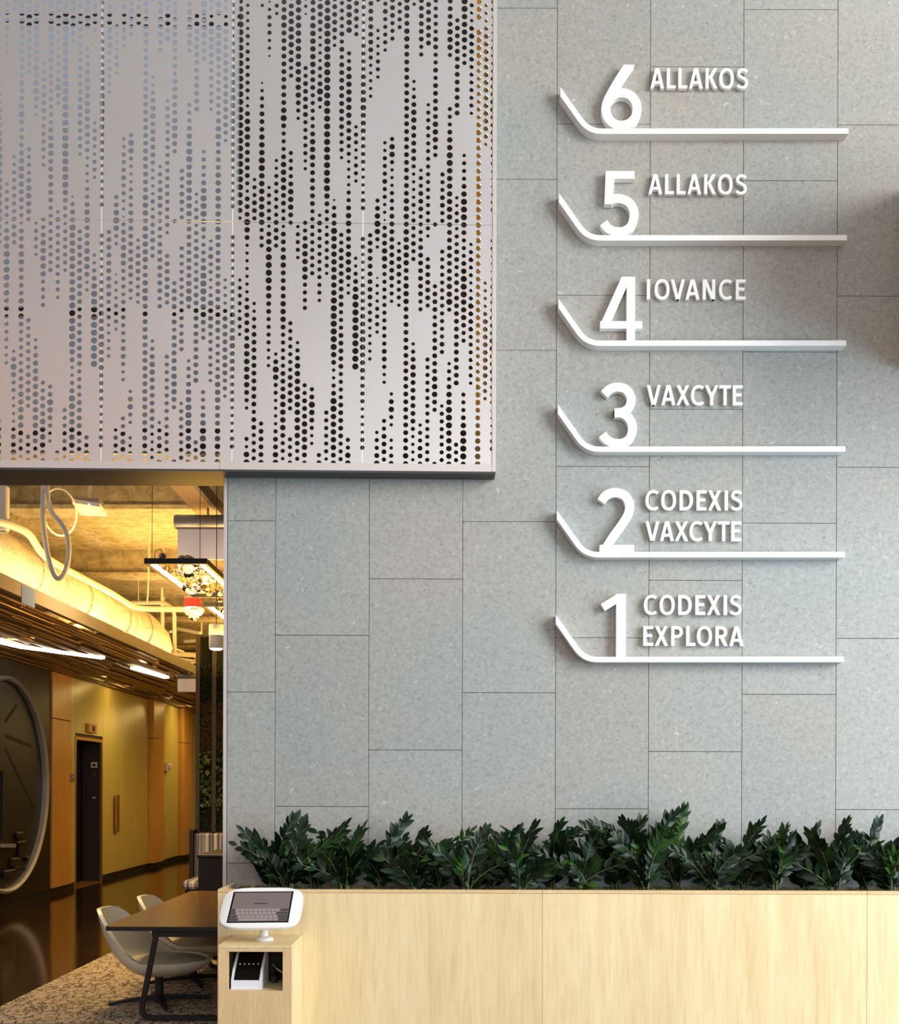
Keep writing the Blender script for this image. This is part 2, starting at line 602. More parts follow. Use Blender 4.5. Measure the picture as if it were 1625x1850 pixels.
# alcove ceiling, upper bulkhead, cavity behind the screen
CEIL = 4.5
YB = 9.65
ceil = MB()
nx, ny = 44, 90
vs = []; fs = []
for j in range(ny + 1):
    for i in range(nx + 1):
        x = -6.1 + 7.2 * i / nx; y = YB + 17 * j / ny
        n = noise.noise(Vector((x * 2.2, y * 2.2, 3))) * .025 + noise.noise(Vector((x * 6, y * 6, 9))) * .012
        vs.append((x, y, CEIL + n))
for j in range(ny):
    for i in range(nx):
        a = j * (nx + 1) + i
        fs.append((a, a + nx + 1, a + nx + 2, a + 1))
ceil.add(vs, fs)
ceil.box(-6.1, 1.1, YB, 26.7, CEIL + 0.06, CEIL + 0.2)
ceiling = struct('ceiling', ceil, M['spray'], smooth_angle=60)
for yb, depth, w in ((10.55, .34, .34), (13.75, .36, .34), (17.3, .36, .34), (20.8, .36, .34)):
    mb = MB()
    prof = [(-.08, 0), (-.10, -.05), (-.10, -(depth - .07)), (-w / 2, -(depth - .04)), (-w / 2, -depth),
            (w / 2, -depth), (w / 2, -(depth - .04)), (.10, -(depth - .07)), (.10, -.05), (.08, 0)]
    mb.prism_x([(yb + p[0], CEIL + p[1] + .03) for p in prof], -6.1, 1.1)
    mb.build('ceiling_beam', M['spray'], ceiling, smooth_angle=30)

wall_upper = struct('wall_upper', MB().box(-8.5, -0.9, YB - .03, YB, CEIL - .02, 9.0), M['glass_wall'])
for py0, py1 in ((27, 30), (41, 44), (558, 570), (776, 786), (803, 816)):
    za, zb = PZ(py0, YB - .06), PZ(py1, YB - .06)
    MB().box(-8.5, -0.9, YB - .06, YB - .03, zb, za).build('mullion', M['mullion'], wall_upper)
XC0 = PX(428, 7.55, 500)
struct('wall_cavity', MB().box(XC0, CAV_R, 7.62, 7.70, CAV_Z + .05, 7.4)
         .box(CAV_R - .01, CAV_R + .004, YW + .003, 7.7, CAV_Z, 7.4), M['cavity'])
struct('wall_right', MB().box(1.1, 1.2, 7.4, 27, 0, CEIL), M['plaster'])
struct('wall_far', MB().box(-6.2, 1.2, 26.7, 26.9, 0, CEIL + .2), M['plaster'])
# lobby shell behind and beside the photographer
struct('ceiling', MB().box(-8.5, 5.0, -8.0, YB, 8.6, 8.8), M['plaster'])
struct('wall_warm_reflector', MB().box(-14.0, -4.4, -8.2, -8.0, 0, 8.6), M['timber_beam'])  # unseen timber wall added to give the screen a warm reflection

# gilded timber post seen through the right-hand holes
xg = PX(869, 7.10, 500)
post = MB().lathe((xg, 7.115, CAV_Z + .02), [(.038, 0), (.038, 4.2)], 20)
tag(post.build('post', M['gold_post'], smooth_angle=40), 'slim golden post glimpsed through holes at right edge of the perforated screen', 'post')

area('post_fill_light', (xg - .22, 7.30, 5.4), (xg, 7.1, 5.4), .04, 3.0, 10, (1.0, .72, .36), 60)  # hidden lamp added to brighten the post
# unseen timber clad beam end, added out of view to shade and warm the stone
bm = MB().bbox(2.96, 4.6, 5.75, YW - .002, 4.25, 5.45, .004)
struct('shade_beam', bm, M['timber_beam'])

# ------------------------------------------------------------------ corridor wall with lift
XL = -5.77
def YL(px):
    return F * (-XL) / (CX - px)
WTOP = 3.24
wl = MB().box(XL - .5, XL - .36, 9.0, 27, 0, CEIL + .2)
yd0, yd1 = YL(137), YL(182.5)
ZD = 2.30
wl.box(XL - .36, XL - .025, 9.0, yd0, 0, CEIL + .2)
wl.box(XL - .36, XL - .025, yd1, 27, 0, CEIL + .2)
wl.box(XL - .36, XL - .025, yd0, yd1, ZD, CEIL + .2)
wall_left = struct('wall_left', wl, M['dark_wood'])
def wpanel(p0, p1, z0, z1, mat, out=0.0, name='wall_panel'):
    MB().bbox(XL - .024, XL + out, YL(p0) + .004, YL(p1) - .004, z0, z1, .004).build(name, mat, wall_left)
ow, ol = M['orange_wood'], M['olive']
MB().bbox(XL - .024, XL - .002, 9.0, YL(92) - .01, 0.09, WTOP, .004).build('wall_panel', M['dark_wood'], wall_left)
wpanel(92, 127, .10, 2.56, ow, .02); wpanel(92, 127, 2.57, WTOP, ow, .02)
wpanel(127, 136.2, .10, WTOP, ol)
wpanel(136.2, 185.5, 2.40, WTOP, ol)
wpanel(185.5, 195, .10, WTOP, ol)
for a, b in ((195, 220.5), (220.5, 244.5), (244.5, 267.5)):
    wpanel(a, b, .10, WTOP, ol)
wpanel(268.5, 288, .10, 2.50, ow, .10); wpanel(268.5, 288, 2.51, WTOP, ow, .10)
wpanel(288, 306.5, .10, WTOP, ol); wpanel(306.5, 322.5, .10, WTOP, ol)
wpanel(324, 339, .10, 2.50, ow, .10); wpanel(324, 339, 2.51, WTOP, ow, .10)
wpanel(339, 352, .10, WTOP, ol); wpanel(352, 380, .10, WTOP, ol)
struct('baseboard_left', MB().box(XL - .024, XL - .008, 9.0, YL(90), 0, .09).box(XL - .024, XL - .008, yd1 + .04, 26.6, 0, .095), M['black'])
# lift doorway: frame, reveals, door leaf
d1 = MB().box(XL - .35, XL - .31, yd0 + .02, yd1 - .02, 0.01, ZD - .02)
door = struct('door_1', d1, M['black_gloss'])
MB().box(XL - .30, XL - .012, yd1 - .018, yd1 - .004, 0.01, ZD - .01).build('door_reveal', M['bronze'], door)
MB().box(XL - .30, XL - .012, yd0 + .004, yd0 + .018, 0.01, ZD - .01).build('door_reveal', M['bronze'], door)
MB().box(XL - .31, XL - .28, (yd0 + yd1) / 2 - .01, (yd0 + yd1) / 2 + .01, 0.01, ZD - .02).build('door_edge', M['grey_metal'], door)
fr = MB().box(XL - .02, XL + .012, yd0 - .05, yd0, .004, ZD + .05).box(XL - .02, XL + .012, yd1, yd1 + .05, .004, ZD + .05).box(XL - .02, XL + .012, yd0, yd1, ZD, ZD + .05)
fr.build('door_frame', M['brass'], door)
MB().box(XL - .30, XL + .01, yd0, yd1, .001, .012).build('threshold', M['brass'], door)

# ------------------------------------------------------------------ slatted soffit over the corridor
XF = -3.70
sl = MB().box(XF - .03, XF, 8.9, 25.5, 3.22, 3.345)
soffit = thing('slatted_ceiling', 'dark slatted timber ceiling raft over the corridor', 'ceiling raft', (XF - 1, 9, WTOP))
sl.build('fascia', M['grey_metal'], soffit)
random.seed(4)
slat_w = .052
seg = 1.55
smesh = None
nrow = 26
for i in range(nrow):
    x = XF - .045 - .079 * i - slat_w / 2
    y = 8.9 - random.random() * seg
    while y < 25.3:
        ln = seg
        if smesh is None:
            smesh = MB().box(-slat_w / 2, slat_w / 2, 0, seg - .03, 0, .012).mesh('slat', M['slat'])
        if not (i == 0 and random.random() < .1):
            o = bpy.data.objects.new('slat', smesh)
            COL.objects.link(o)
            o.parent = soffit
            dz = random.choice((0, 0, 0.008, 0.014, 0.03))
            o.location = Vector((x + random.uniform(-.007, .007), y, WTOP + dz)) - soffit.location
        y += seg
bt = MB()
p = [P(16, 1052, 9.3), P(30, 1060, 9.3)]
xt = XF + .002
bt.box(XF - .001, XF + .003, 9.55, 9.85, 3.17, 3.33)
bt.build('tape_patch', M['blue_tape'], soffit)
# ------------------------------------------------------------------ perforated metal screen
# hole sizes down each column of the two repeating sheet designs, read from top to bottom
D = '.'
A_TOP = [
 "3322223333444554443333222233..", "45666666666666666666666665542", "322223233333322455544444324446",
 D*23+"233443", "32.........1233444555665555555", "12333221"+D*7+D*9+"23333", "332"+D*13+D*5+"223333334",
 "44554444444444564333455554433", "34555554433....."+D*4+"333345554"+"3", "5555555555555432............."[:29],
 "321......3344444"+"3333322......"+"3", "44455555544433333455544444433", "454432222334642."+D*12+"2"+"4",
 "55666666666666666666666665433", "4444432........."+D*10+"134"+"4", "333343434444444"+"443332........",
 "55555..334555555"+"4443322223345"+"5", "44433.........."+".23322332....."]
A_BOT = [
 ".33222233334445"+"54443333222233."+".", D*7+"23332332"+D*16, "542222222344444"+"555555432...325"+"5",
 D*10+"223344"+"444444443443333", "333"+D*12+D*10+"34444"+"4", "2455666655443333"+"222"+D*12,
 "443"+D*12+"."+"24653322223445"+"5", "2444554444555433"+"333444555554332", D*12+"333"+"333344443...333"+"3",
 "23332"+D*10+"2"+"345555555555433", "34555553333...."+D*5+"3344455554"+"3", "3333333"+D*9+D*5+"34654322"+"..",
 "3333333332....."+D*14+"3"+"4", "2333332"+D*9+D*8+"3333332", "655555555666666"+"654223466555554"+"4",
 ".334444444433344"+"444333344444333", "444555422......"+D*12+"335"+"5", "....223456666666"+"666"+D*12]
B_TOP = [
 A_TOP[0], "4444444322222.."+D*14, "3...2222332....."+D*10+"345"+"6", "3433332........"+"..."+"22333433221",
 "444333.........."+".."+"35532223334"+"4", "3333"+D*25, "5544554444444444"+"4444444444555"+"4",
 "2.........22345"+"54444432222323", "44444433........"+D*6+"2334443"+"3", "444444.......23"+"3"*14,
 "3333344334344444"+"55543........"+"3", D*22+"3334433", "44445553......33"+"3455665555555"+"4",
 "..3444444444444"+D*10+"2233", "665555433......."+D*4+"233345666"+"5", "322454443333332"+D*14,
 "555.555543333333"+"4554444555555"+"5", "222344444444444"+"4432.........."]
B_BOT = [
 A_BOT[0], ".344444444333222"+"22"+D*13, "532...12223332."+D*11+"2334"+"5", "3445543333333333"+"44322....334443",
 "4444444332....."+D*6+"24532.223"+"4", "..234443332....."+D*15, "555554455544444"+"444444444444445"+"4",
 "33433"+D*10+"2"+"345544444432222", "33444444433...."+D*10+"23344"+"3", "32..3444443....."+"."+"3"*14,
 D*7+"34443434"+"444455543"+D*6+"3", "...3333333333334"+"3......"+"23333333", "44444445563...."+".."+"2334556665555"+"4",
 "2334433434444444"+"44444......."+"333", "433345666555433"+D*6+"333456666"+"4", "..23433223544433"+"33332"+D*10,
 "554444444444443"+"333345554445555"+"5", D*7+"222234444"+"4444332........"]
DIAM = {'1': 4.2, '2': 6.5, '3': 8.0, '4': 9.2, '5': 10.3, '6': 11.5}
YS = 6.965
ANG = 0.0203
MPP = YS / F                                     # metres per pixel at the screen
CP, RP = 13.01 * MPP, 13.93 * MPP                # column and row pitch
NROW_B, NROW_T = 31, 33
corner = P(889.3, 839.2, YS)
screen = thing('perforated_screen', 'large perforated aluminium screen hung above the opening left of the stone wall', 'screen', corner)
screen.rotation_euler = (0, 0, ANG)

def hole_at(col, row, design):
    """diameter in metres of the hole at column 0..18 and half-row index counted from the sheet seam"""
    top, bot = design
    c = col % 18
    if row < 0:                                  # above the seam: row = -2k (even column) or -(2k-1)
        s = top[c]
        if c % 2 == 0:
            i = 29 + row // 2
        else:
            i = 29 + (row - 1) // 2
        if i < 0:
            ch = s[0] if (i % 3) else D
        else:
            ch = s[i] if i < len(s) else D
    elif row == 0:
        s = top[c]
        ch = s[29] if c % 2 == 0 and len(s) > 29 else D
    else:
        s = bot[c]
        i = row // 2 - 1 if c % 2 == 0 else (row + 1) // 2 - 1
        ch = s[i] if 0 <= i < len(s) else D
    return DIAM[ch] * MPP if ch in DIAM else 0.0

NSEG = 4
TH = 0.003
def make_panel(design, next_design, top):
    """one sheet, 18 columns wide, its left and right edges cutting the seam columns in half"""
    mb = MB()
    vs, fs = [], []
    W = 18 * CP
    gap = .0012
    def poly(pts):
        b = len(vs)
        vs.extend(pts)
        fs.append(list(range(b, b + len(pts))))
    zlo, zhi = (gap, NROW_T * RP) if top else (-NROW_B * RP - .001, -gap)
    for col in range(19):
        dsg = design if col < 18 else next_design
        xc = col * CP
        par = col % 2
        rows = range(-2 * NROW_T - 2, 3) if top else range(-2, 2 * NROW_B + 3)
        for r in rows:
            if (r % 2) != par:
                continue
            zc = -r * RP / 2
            d = hole_at(col, r, dsg)
            for sx in (-1, 1):
                if (col == 0 and sx < 0) or (col == 18 and sx > 0):
                    continue
                for sz in (-1, 1):
                    x0 = xc; x1 = xc + sx * CP / 2
                    if col == 0: x0 = gap
                    if col == 18: x0 = W - gap
                    z0 = zc; z1 = zc + sz * RP / 2
                    if max(z0, z1) <= zlo + 1e-5 or min(z0, z1) >= zhi - 1e-5:
                        continue
                    z0c = min(max(z0, zlo), zhi); z1c = min(max(z1, zlo), zhi)
                    flip = sx * sz > 0
                    if d <= 0:
                        q = [(x0, 0, z0c), (x1, 0, z0c), (x1, 0, z1c), (x0, 0, z1c)]
                        poly(q if flip else q[::-1])
                        continue
                    rad = d / 2
                    arc = []
                    for k in range(NSEG + 1):
                        a = math.pi / 2 * k / NSEG
                        arc.append((xc + sx * rad * math.cos(a), zc + sz * rad * math.sin(a)))
                    arc = [(max(min(ax, W - gap), gap), min(max(az, zlo), zhi)) for ax, az in arc]
                    q = [(arc[0][0], 0, z0c if abs(z0c - z0) < 1e-6 else arc[0][1]), (x1, 0, z0c), (x1, 0, z1c), (x0, 0, z1c)] + [(a[0], 0, a[1]) for a in arc[::-1][:-1]]
                    poly(q if flip else q[::-1])
                    for k in range(NSEG):
                        a, b = arc[k], arc[k + 1]
                        q = [(a[0], 0, a[1]), (b[0], 0, b[1]), (b[0], TH, b[1]), (a[0], TH, a[1])]
                        poly(q[::-1] if flip else q)
    # folded returns along the edges
    for q in ([(gap, 0, zlo), (gap, 0, zhi), (gap, .02, zhi), (gap, .02, zlo)],
              [(W - gap, 0, zlo), (W - gap, .02, zlo), (W - gap, .02, zhi), (W - gap, 0, zhi)],
              [(gap, 0, zlo), (gap, .004, zlo), (W - gap, .004, zlo), (W - gap, 0, zlo)],
              [(gap, 0, zhi), (W - gap, 0, zhi), (W - gap, .004, zhi), (gap, .004, zhi)]):
        poly(q)
    mb.add(vs, fs)
    return mb.mesh('perforated_sheet', M['panel'])

DA, DB = (A_TOP, A_BOT), (B_TOP, B_BOT)
seam_v = NROW_B * RP + .0012
for top in (True, False):
    ma, mbm = make_panel(DA, DB, top), make_panel(DB, DA, top)
    for k in range(5):
        me = mbm if k % 2 == 0 else ma
        o = bpy.data.objects.new('perforated_sheet', me)
        COL.objects.link(o)
        o.parent = screen
        o.location = (-(k + 1) * 18 * CP, 0, seam_v)

def sbox(name, x0, x1, y0, y1, z0, z1, mat):
    me = MB().box(x0, x1, y0, y1, z0, z1).mesh(name, mat)
    o = bpy.data.objects.new(name, me); COL.objects.link(o); o.parent = screen
    return o
LEFT = -5 * 18 * CP
for k in range(1, 5):
    x = -k * 18 * CP
    strip = MB()  # highlight along the folded sheet edges, built as bright strips between holes
    cuts = []
    for r in range(-66, 2 * NROW_B + 1, 2):
        d = hole_at(0, r, DA)
        if d > 0: cuts.append((seam_v - r * RP / 2 - d / 2, seam_v - r * RP / 2 + d / 2))
    cuts.sort()
    z = .001
    for a, b in cuts + [(64 * RP, 64 * RP)]:
        if a - z > .0005: strip.box(x - .0034, x + .0034, -.0007, .002, z, a)
        z = b
    o = bpy.data.objects.new('seam_strip', strip.mesh('seam_strip', M['alu_bright'])); COL.objects.link(o); o.parent = screen; o['kind'] = 'stuff'
    sbox('seam_rail', x - .003, x + .003, .022, .04, 0.001, 64 * RP, M['alu'])
zt0 = -(852.5 - 839.2) * MPP
sbox('bottom_trim', -490 * MPP, .0, -.004, .14, zt0, -.0005, M['alu'])
sbox('bottom_trim', LEFT, -490.6 * MPP, -.004, .14, zt0, -.0005, M['alu'])
sbox('edge_trim', .0006, .024, -.006, .148, zt0, 14 * RP + .9, M['alu'])
sbox('edge_trim', .0006, .024, -.006, .148, 14 * RP + .9015, 64 * RP, M['alu'])
sbox('soffit_plate', LEFT, .022, -.002, .135, zt0 - .012, zt0 - .0005, M['soffit'])
hd = MB().box(-4.6, XEND - .014, YW - .04, YW + .25, PZ(877, YW + .25, 100), PZ(877, YW + .25, 100) + .06)
struct('trim_3', hd, M['soffit'])

# ------------------------------------------------------------------ raised numerals and letters
def stroke(mb, pts, w, closed=False, cap0=None, cap1=None, dep=(0, 0.02)):
    """solid band of width w along a 2D line; caps may be cut flat ('h') or upright ('v')"""
    pts = [Vector((p[0], p[1])) for p in pts]
    n = len(pts)
    L, R = [], []
    for i, p in enumerate(pts):
        if closed:
            a, b = pts[i - 1], pts[(i + 1) % n]
        else:
            a, b = pts[max(i - 1, 0)], pts[min(i + 1, n - 1)]
        d1 = (p - a).normalized() if (p - a).length > 1e-9 else (b - p).normalized()
        d2 = (b - p).normalized() if (b - p).length > 1e-9 else d1
        t = (d1 + d2).normalized()
        nn = Vector((-t.y, t.x))
        ww = w / 2 / max(0.4, nn.dot(Vector((-d1.y, d1.x))))
        off = nn * ww
        cap = cap0 if (i == 0 and not closed) else (cap1 if (i == n - 1 and not closed) else None)
        if cap == 'h':
            off = Vector((math.copysign(w / 2 / max(.2, abs(t.y)), nn.x), 0))
        elif cap == 'v':
            off = Vector((0, math.copysign(w / 2 / max(.2, abs(t.x)), nn.y)))
        L.append(p + off); R.append(p - off)
    y0, y1 = dep
    vs = []
    for l, r in zip(L, R):
        vs += [(l.x, y0, l.y), (r.x, y0, r.y), (l.x, y1, l.y), (r.x, y1, r.y)]
    fs = []
    for i in range(n if closed else n - 1):
        a, b = 4 * i, 4 * ((i + 1) % n)
        fs += [(a, a + 1, b + 1, b), (a + 2, b + 2, b + 3, a + 3), (a, b, b + 2, a + 2), (a + 1, a + 3, b + 3, b + 1)]
    if not closed:
        fs += [(0, 2, 3, 1), (4 * n - 4, 4 * n - 3, 4 * n - 1, 4 * n - 2)]
    mb.add(vs, fs)

def ell(cx, cy, rx, ry, a0, a1, n=20, pw=2.3):
    out = []
    for k in range(n + 1):
        a = math.radians(a0 + (a1 - a0) * k / n)
        c, s = math.cos(a), math.sin(a)
        out.append((cx + rx * math.copysign(abs(c) ** (2 / pw), c), cy + ry * math.copysign(abs(s) ** (2 / pw), s)))
    return out

def glyph(ch):
    """strokes of a capital letter or numeral of unit height: (width, [(points, width, closed, cap0, cap1)])"""
    w = .152; h = w / 2; S = []
    def ln(*p, ww=w, c0=None, c1=None): S.append((list(p), ww, False, c0, c1))
    if ch == 'A':
        W = .73
        ln((.088, 0), (.345, 1), c0='h', c1='h'); ln((W - .088, 0), (W - .345, 1), c0='h', c1='h')
        ln((.17, .29), (W - .17, .29), ww=.14)
    elif ch == 'L':
        W = .46; ln((h, 0), (h, 1)); ln((0, .075), (W, .075), ww=.15)
    elif ch == 'E':
        W = .50; ln((h, 0), (h, 1)); ln((0, .075), (W, .075), ww=.15); ln((0, .925), (W, .925), ww=.15); ln((0, .52), (W * .88, .52), ww=.14)
    elif ch == 'I':
        W = w; ln((h, 0), (h, 1))
    elif ch == 'T':
        W = .60; ln((W / 2, 0), (W / 2, 1)); ln((0, .925), (W, .925), ww=.15)
    elif ch == 'V':
        W = .73; ln((.088, 1), (.345, 0), c0='h', c1='h'); ln((W - .088, 1), (W - .345, 0), c0='h', c1='h')
    elif ch == 'X':
        W = .70; ln((.10, 0), (W - .11, 1), c0='h', c1='h'); ln((.11, 1), (W - .10, 0), c0='h', c1='h')
    elif ch == 'Y':
        W = .72; ln((.095, 1), (W / 2, .42), c0='h'); ln((W - .095, 1), (W / 2, .42), c0='h'); ln((W / 2, 0), (W / 2, .46))
    elif ch == 'K':
        W = .62; ln((h, 0), (h, 1)); ln((.20, .50), (W - .11, 1), c1='h'); ln((.24, .56), (W - .10, 0), c1='h')
    elif ch == 'N':
        W = .63; ln((h, 0), (h, 1), ww=.155); ln((W - h, 0), (W - h, 1), ww=.155); ln((.10, 1), (W - .10, 0), ww=.16, c0='h', c1='h')
    elif ch == 'O':
        W = .76; S.append((ell(W / 2, .5, W / 2 - h, .5 - .062, 0, 360, 36)[:-1], w * .96, True, None, None))
    elif ch == 'C':
        W = .66; S.append((ell(.40, .5, .40 - h, .5 - .062, 50, 310, 30), w * .94, False, None, None))
    elif ch == 'D':
        W = .67; ln((h, 0), (h, 1)); S.append(([(h, .925), (.24, .925)] + ell(.24, .5, W - .24 - h, .425, 90, -90, 22) + [(.24, .075), (h, .075)], .155, False, None, None))
    elif ch in 'PR':
        W = .58 if ch == 'P' else .62
        ln((h, 0), (h, 1))
        S.append(([(h, .925), (.26, .925)] + ell(.26, .70, .58 - .26 - h, .225, 90, -90, 16) + [(.26, .475), (h, .475)], .15, False, None, None))
        if ch == 'R': ln((.28, .47), (W - .09, 0), c1='h')
    elif ch == 'S':
        W = .62
        S.append((catmull([(.545, .835, 0), (.44, .915, 0), (.31, .938, 0), (.16, .885, 0), (.105, .745, 0), (.165, .615, 0), (.32, .53, 0), (.47, .435, 0),
                           (.53, .29, 0), (.47, .13, 0), (.31, .062, 0), (.16, .085, 0), (.045, .17, 0)], 4), w * .92, False, None, None))
    elif ch == '1':
        W = .40; ln((W - .075, 0), (W - .075, 1), ww=.15); ln((.035, .79), (W - .12, .935), ww=.125, c1='v')
    elif ch == '2':
        W = .57
        S.append((catmull([(.035, .80, 0), (.10, .885, 0), (.19, .93, 0), (.29, .938, 0), (.42, .885, 0), (.487, .745, 0), (.465, .60, 0), (.37, .44, 0), (.235, .255, 0), (.092, .03, 0)], 5), .142, False, None, 'h'))
        ln((.015, .06), (W - .01, .06), ww=.12)
    elif ch == '3':
        W = .59
        S.append((catmull([(.065, .825, 0), (.15, .905, 0), (.275, .938, 0), (.41, .90, 0), (.49, .775, 0), (.465, .635, 0), (.37, .555, 0), (.225, .535, 0)], 5), .138, False, None, 'v'))
        S.append((catmull([(.225, .535, 0), (.36, .525, 0), (.47, .44, 0), (.515, .295, 0), (.47, .14, 0), (.35, .065, 0), (.21, .068, 0), (.10, .125, 0), (.04, .20, 0)], 5), .138, False, 'v', None))
    elif ch == '4':
        W = .65
        ln((.475, 0), (.475, 1), ww=.13); ln((0, .255), (W, .255), ww=.115)
        ln((.068, .25), (.405, 1), ww=.135, c0='h', c1='h')
    elif ch == '5':
        W = .58
        ln((.065, .94), (W - .06, .94), ww=.12); ln((.135, 1), (.118, .49), ww=.135, c0='h', c1='h')
        S.append((catmull([(.13, .54, 0), (.20, .57, 0), (.31, .572, 0), (.435, .515, 0), (.505, .40, 0), (.512, .29, 0), (.462, .145, 0), (.345, .07, 0), (.20, .072, 0), (.10, .12, 0), (.035, .20, 0)], 5), .138, False, None, None))
    elif ch == '6':
        W = .63
        S.append((ell(.315, .315, .245, .252, 0, 360, 36, 2.1)[:-1], .14, True, None, None))
        S.append((catmull([(.435, 1.0, 0), (.30, .80, 0), (.17, .58, 0), (.095, .43, 0), (.072, .315, 0), (.085, .22, 0)], 5), .14, False, 'h', None))
    return W, S

def glyph_mesh(ch, x0, z0, sx, sz, y0, y1):
    W, S = glyph(ch)
    mb = MB()
    for k, (pts, w, closed, c0, c1) in enumerate(S):
        q = [(x0 + p[0] * sx, z0 + p[1] * sz) for p in pts]
        stroke(mb, q, w * (sx + sz) / 2, closed, c0, c1, (y0 - .0004 * k, y1 + .0003 * k))
    return mb

TIGHT = {'AL': .15, 'LA': .09, 'AK': .16, 'KO': .10, 'OS': .15, 'VA': .02, 'OV': .06, 'AX': .03, 'XC': .07, 'CY': .04, 'YT': .03, 'TE': .10, 'EX': .07,
         'XI': .17, 'IS': .15, 'XP': .16, 'PL': .18, 'LO': .09, 'RA': .08, 'AN': .16, 'IO': .24, 'LL': .15, 'NC': .20, 'CE': .20, 'CO': .14, 'OD': .19, 'DE': .20, 'OR': .19}
def lettering(word, px0, px1, py0, py1, label):
    yf, yb = YW - .034, YW - .008
    a, b = P(px0, py1, yf), P(px1, py0, yf)
    tot = 0; pos = []
    for i, c in enumerate(word):
        if i: tot += TIGHT.get(word[i - 1:i + 1], .17)
        pos.append(tot); tot += glyph(c)[0]
    sx = (b.x - a.x) / tot; sz = b.z - a.z
    t = thing('raised_lettering', label, 'lettering', ((a.x + b.x) / 2, YW, a.z), 'raised white lettering on the stone wall')
    for c, p in zip(word, pos):
        mb = glyph_mesh(c, a.x + p * sx, a.z, sx, sz, yf, yb)
        o = mb.build('letter', M['white'], t)
        W = glyph(c)[0]
        cx = a.x + (p + W / 2) * sx
        hx = (p + (.084 if c not in 'AVXYTOCS' else W / 2)) * sx + a.x
        hz = a.z + sz * {'A': .29, 'V': .12, 'O': .06, 'C': .06, 'S': .06}.get(c, .5)
        MB().box(hx - .008, hx + .008, yb - .002, YW + .001, hz - .008, hz + .008).build('standoff_pin', M['light_grey'], o)

FLOORS = [
 ('6', 1087, 1160, 117, 233.5, [("ALLAKOS", 1175.5, 1353, 123.5, 159.5)], 1013, 165.5, 237, 1533.5),
 ('5', 1087, 1154, 309, 426, [("ALLAKOS", 1172, 1351, 315, 350.5)], 1010.5, 357, 429.7, 1531),
 ('4', 1085, 1161, 500, 616.5, [("IOVANCE", 1169.5, 1348, 505, 540.5)], 1009.6, 548, 620, 1529.6),
 ('3', 1084.6, 1152.4, 692, 808, [("VAXCYTE", 1169, 1342.5, 696, 731.5)], 1008.5, 739, 811.5, 1528),
 ('2', 1082.4, 1147.7, 883, 998, [("CODEXIS", 1167, 1343, 886, 921.5), ("VAXCYTE", 1166.5, 1340, 942, 977)], 1006.8, 930.5, 1002, 1527),
 ('1', 1085.6, 1131.3, 1073, 1188.5, [("CODEXIS", 1164, 1341.5, 1075.5, 1110.5), ("EXPLORA", 1163, 1344.5, 1131.6, 1166.5)], 1005, 1119, 1191.5, 1526),
]
NAMES = {'6': 'six', '5': 'five', '4': 'four', '3': 'three', '2': 'two', '1': 'one'}
for d, x0, x1, y0, y1, words, tx, ty, by, ex in FLOORS:
    yf = YW - .078
    pts = [P(tx, ty, yf), P(tx + 51, by, yf), P(ex, by - .3, yf)]
    base = P((tx + ex) / 2, by, YW)
    t = thing('floor_marker', 'big white numeral %s standing on its bent white wall bar' % NAMES[d], 'floor sign', base, 'floor markers on the stone wall')
    mb = MB()
    path = fillet([(p.x, p.z, 0) for p in pts], .085, 8)
    stroke(mb, [(p.x, p.y) for p in path], 9.6 * yf / F, False, 'v', None, (yf, YW - .0005))
    mb.build('shelf_bar', M['white'], t)
    yd = YW - .052
    a, b = P(x0, y1, yd), P(x1, y0, yd)
    # the numeral stands on top of the bar
    W = glyph(d)[0]
    mb = glyph_mesh(d, a.x, a.z, (b.x - a.x) / W, b.z - a.z, yd, YW - .004)
    mb.build('numeral', M['white'], t)
    for i, (word, wx0, wx1, wy0, wy1) in enumerate(words):
        if len(words) == 1:
            lab = 'single line of raised white capitals beside the numeral %s' % NAMES[d]
        else:
            lab = '%s line of raised white capitals beside the numeral %s' % (('upper', 'lower')[i], NAMES[d])
        lettering(word, wx0, wx1, wy0, wy1, lab)
# ------------------------------------------------------------------ planter
YP = 6.667
ZP = PZ(1608, YP, 900)
XP0 = PX(393, YP, 1720)
XP1 = 4.2
YPB = YW - .006
planter = thing('planter', 'long pale maple planter box along the foot of the stone wall', 'planter', ((XP0 + XP1) / 2, (YP + YPB) / 2, 0))
seams = [XP0, PX(980, YP, 1720), XP0 + 2 * (PX(980, YP, 1720) - XP0), XP1]
zr = PZ(1614, YP, 900)
for a, b in zip(seams, seams[1:]):
    MB().bbox(a + .0008, b - .0008, YP, YP + .03, 0.0, zr - .0012, .001).build('front_board', M['maple'], planter)
    MB().bbox(a + .0008, b - .0008, YP - .002, YP + .034, zr, ZP, .0015).build('top_rail', M['maple_edge'], planter)
MB().bbox(XP0, XP0 + .03, YP + .031, YPB, 0, ZP, .0015).build('end_board', M['maple'], planter)
MB().box(XP0 + .03, XP1, YPB - .02, YPB, 0, ZP - .02).build('back_board', M['maple_edge'], planter)
# lumpy soil
mb = MB(); vs = []; fs = []
NX, NY = 160, 14
ZS = ZP - .035
for j in range(NY + 1):
    for i in range(NX + 1):
        x = XP0 + .031 + (XP1 - XP0 - .032) * i / NX; y = YP + .035 + (YPB - .021 - YP - .035) * j / NY
        vs.append((x, y, ZS + noise.noise(Vector((x * 14, y * 14, 1))) * .012))
for j in range(NY):
    for i in range(NX):
        a = j * (NX + 1) + i
        fs.append((a, a + 1, a + NX + 2, a + NX + 1))
mb.add(vs, fs)
mb.build('soil', M['soil'], planter, smooth_angle=60)
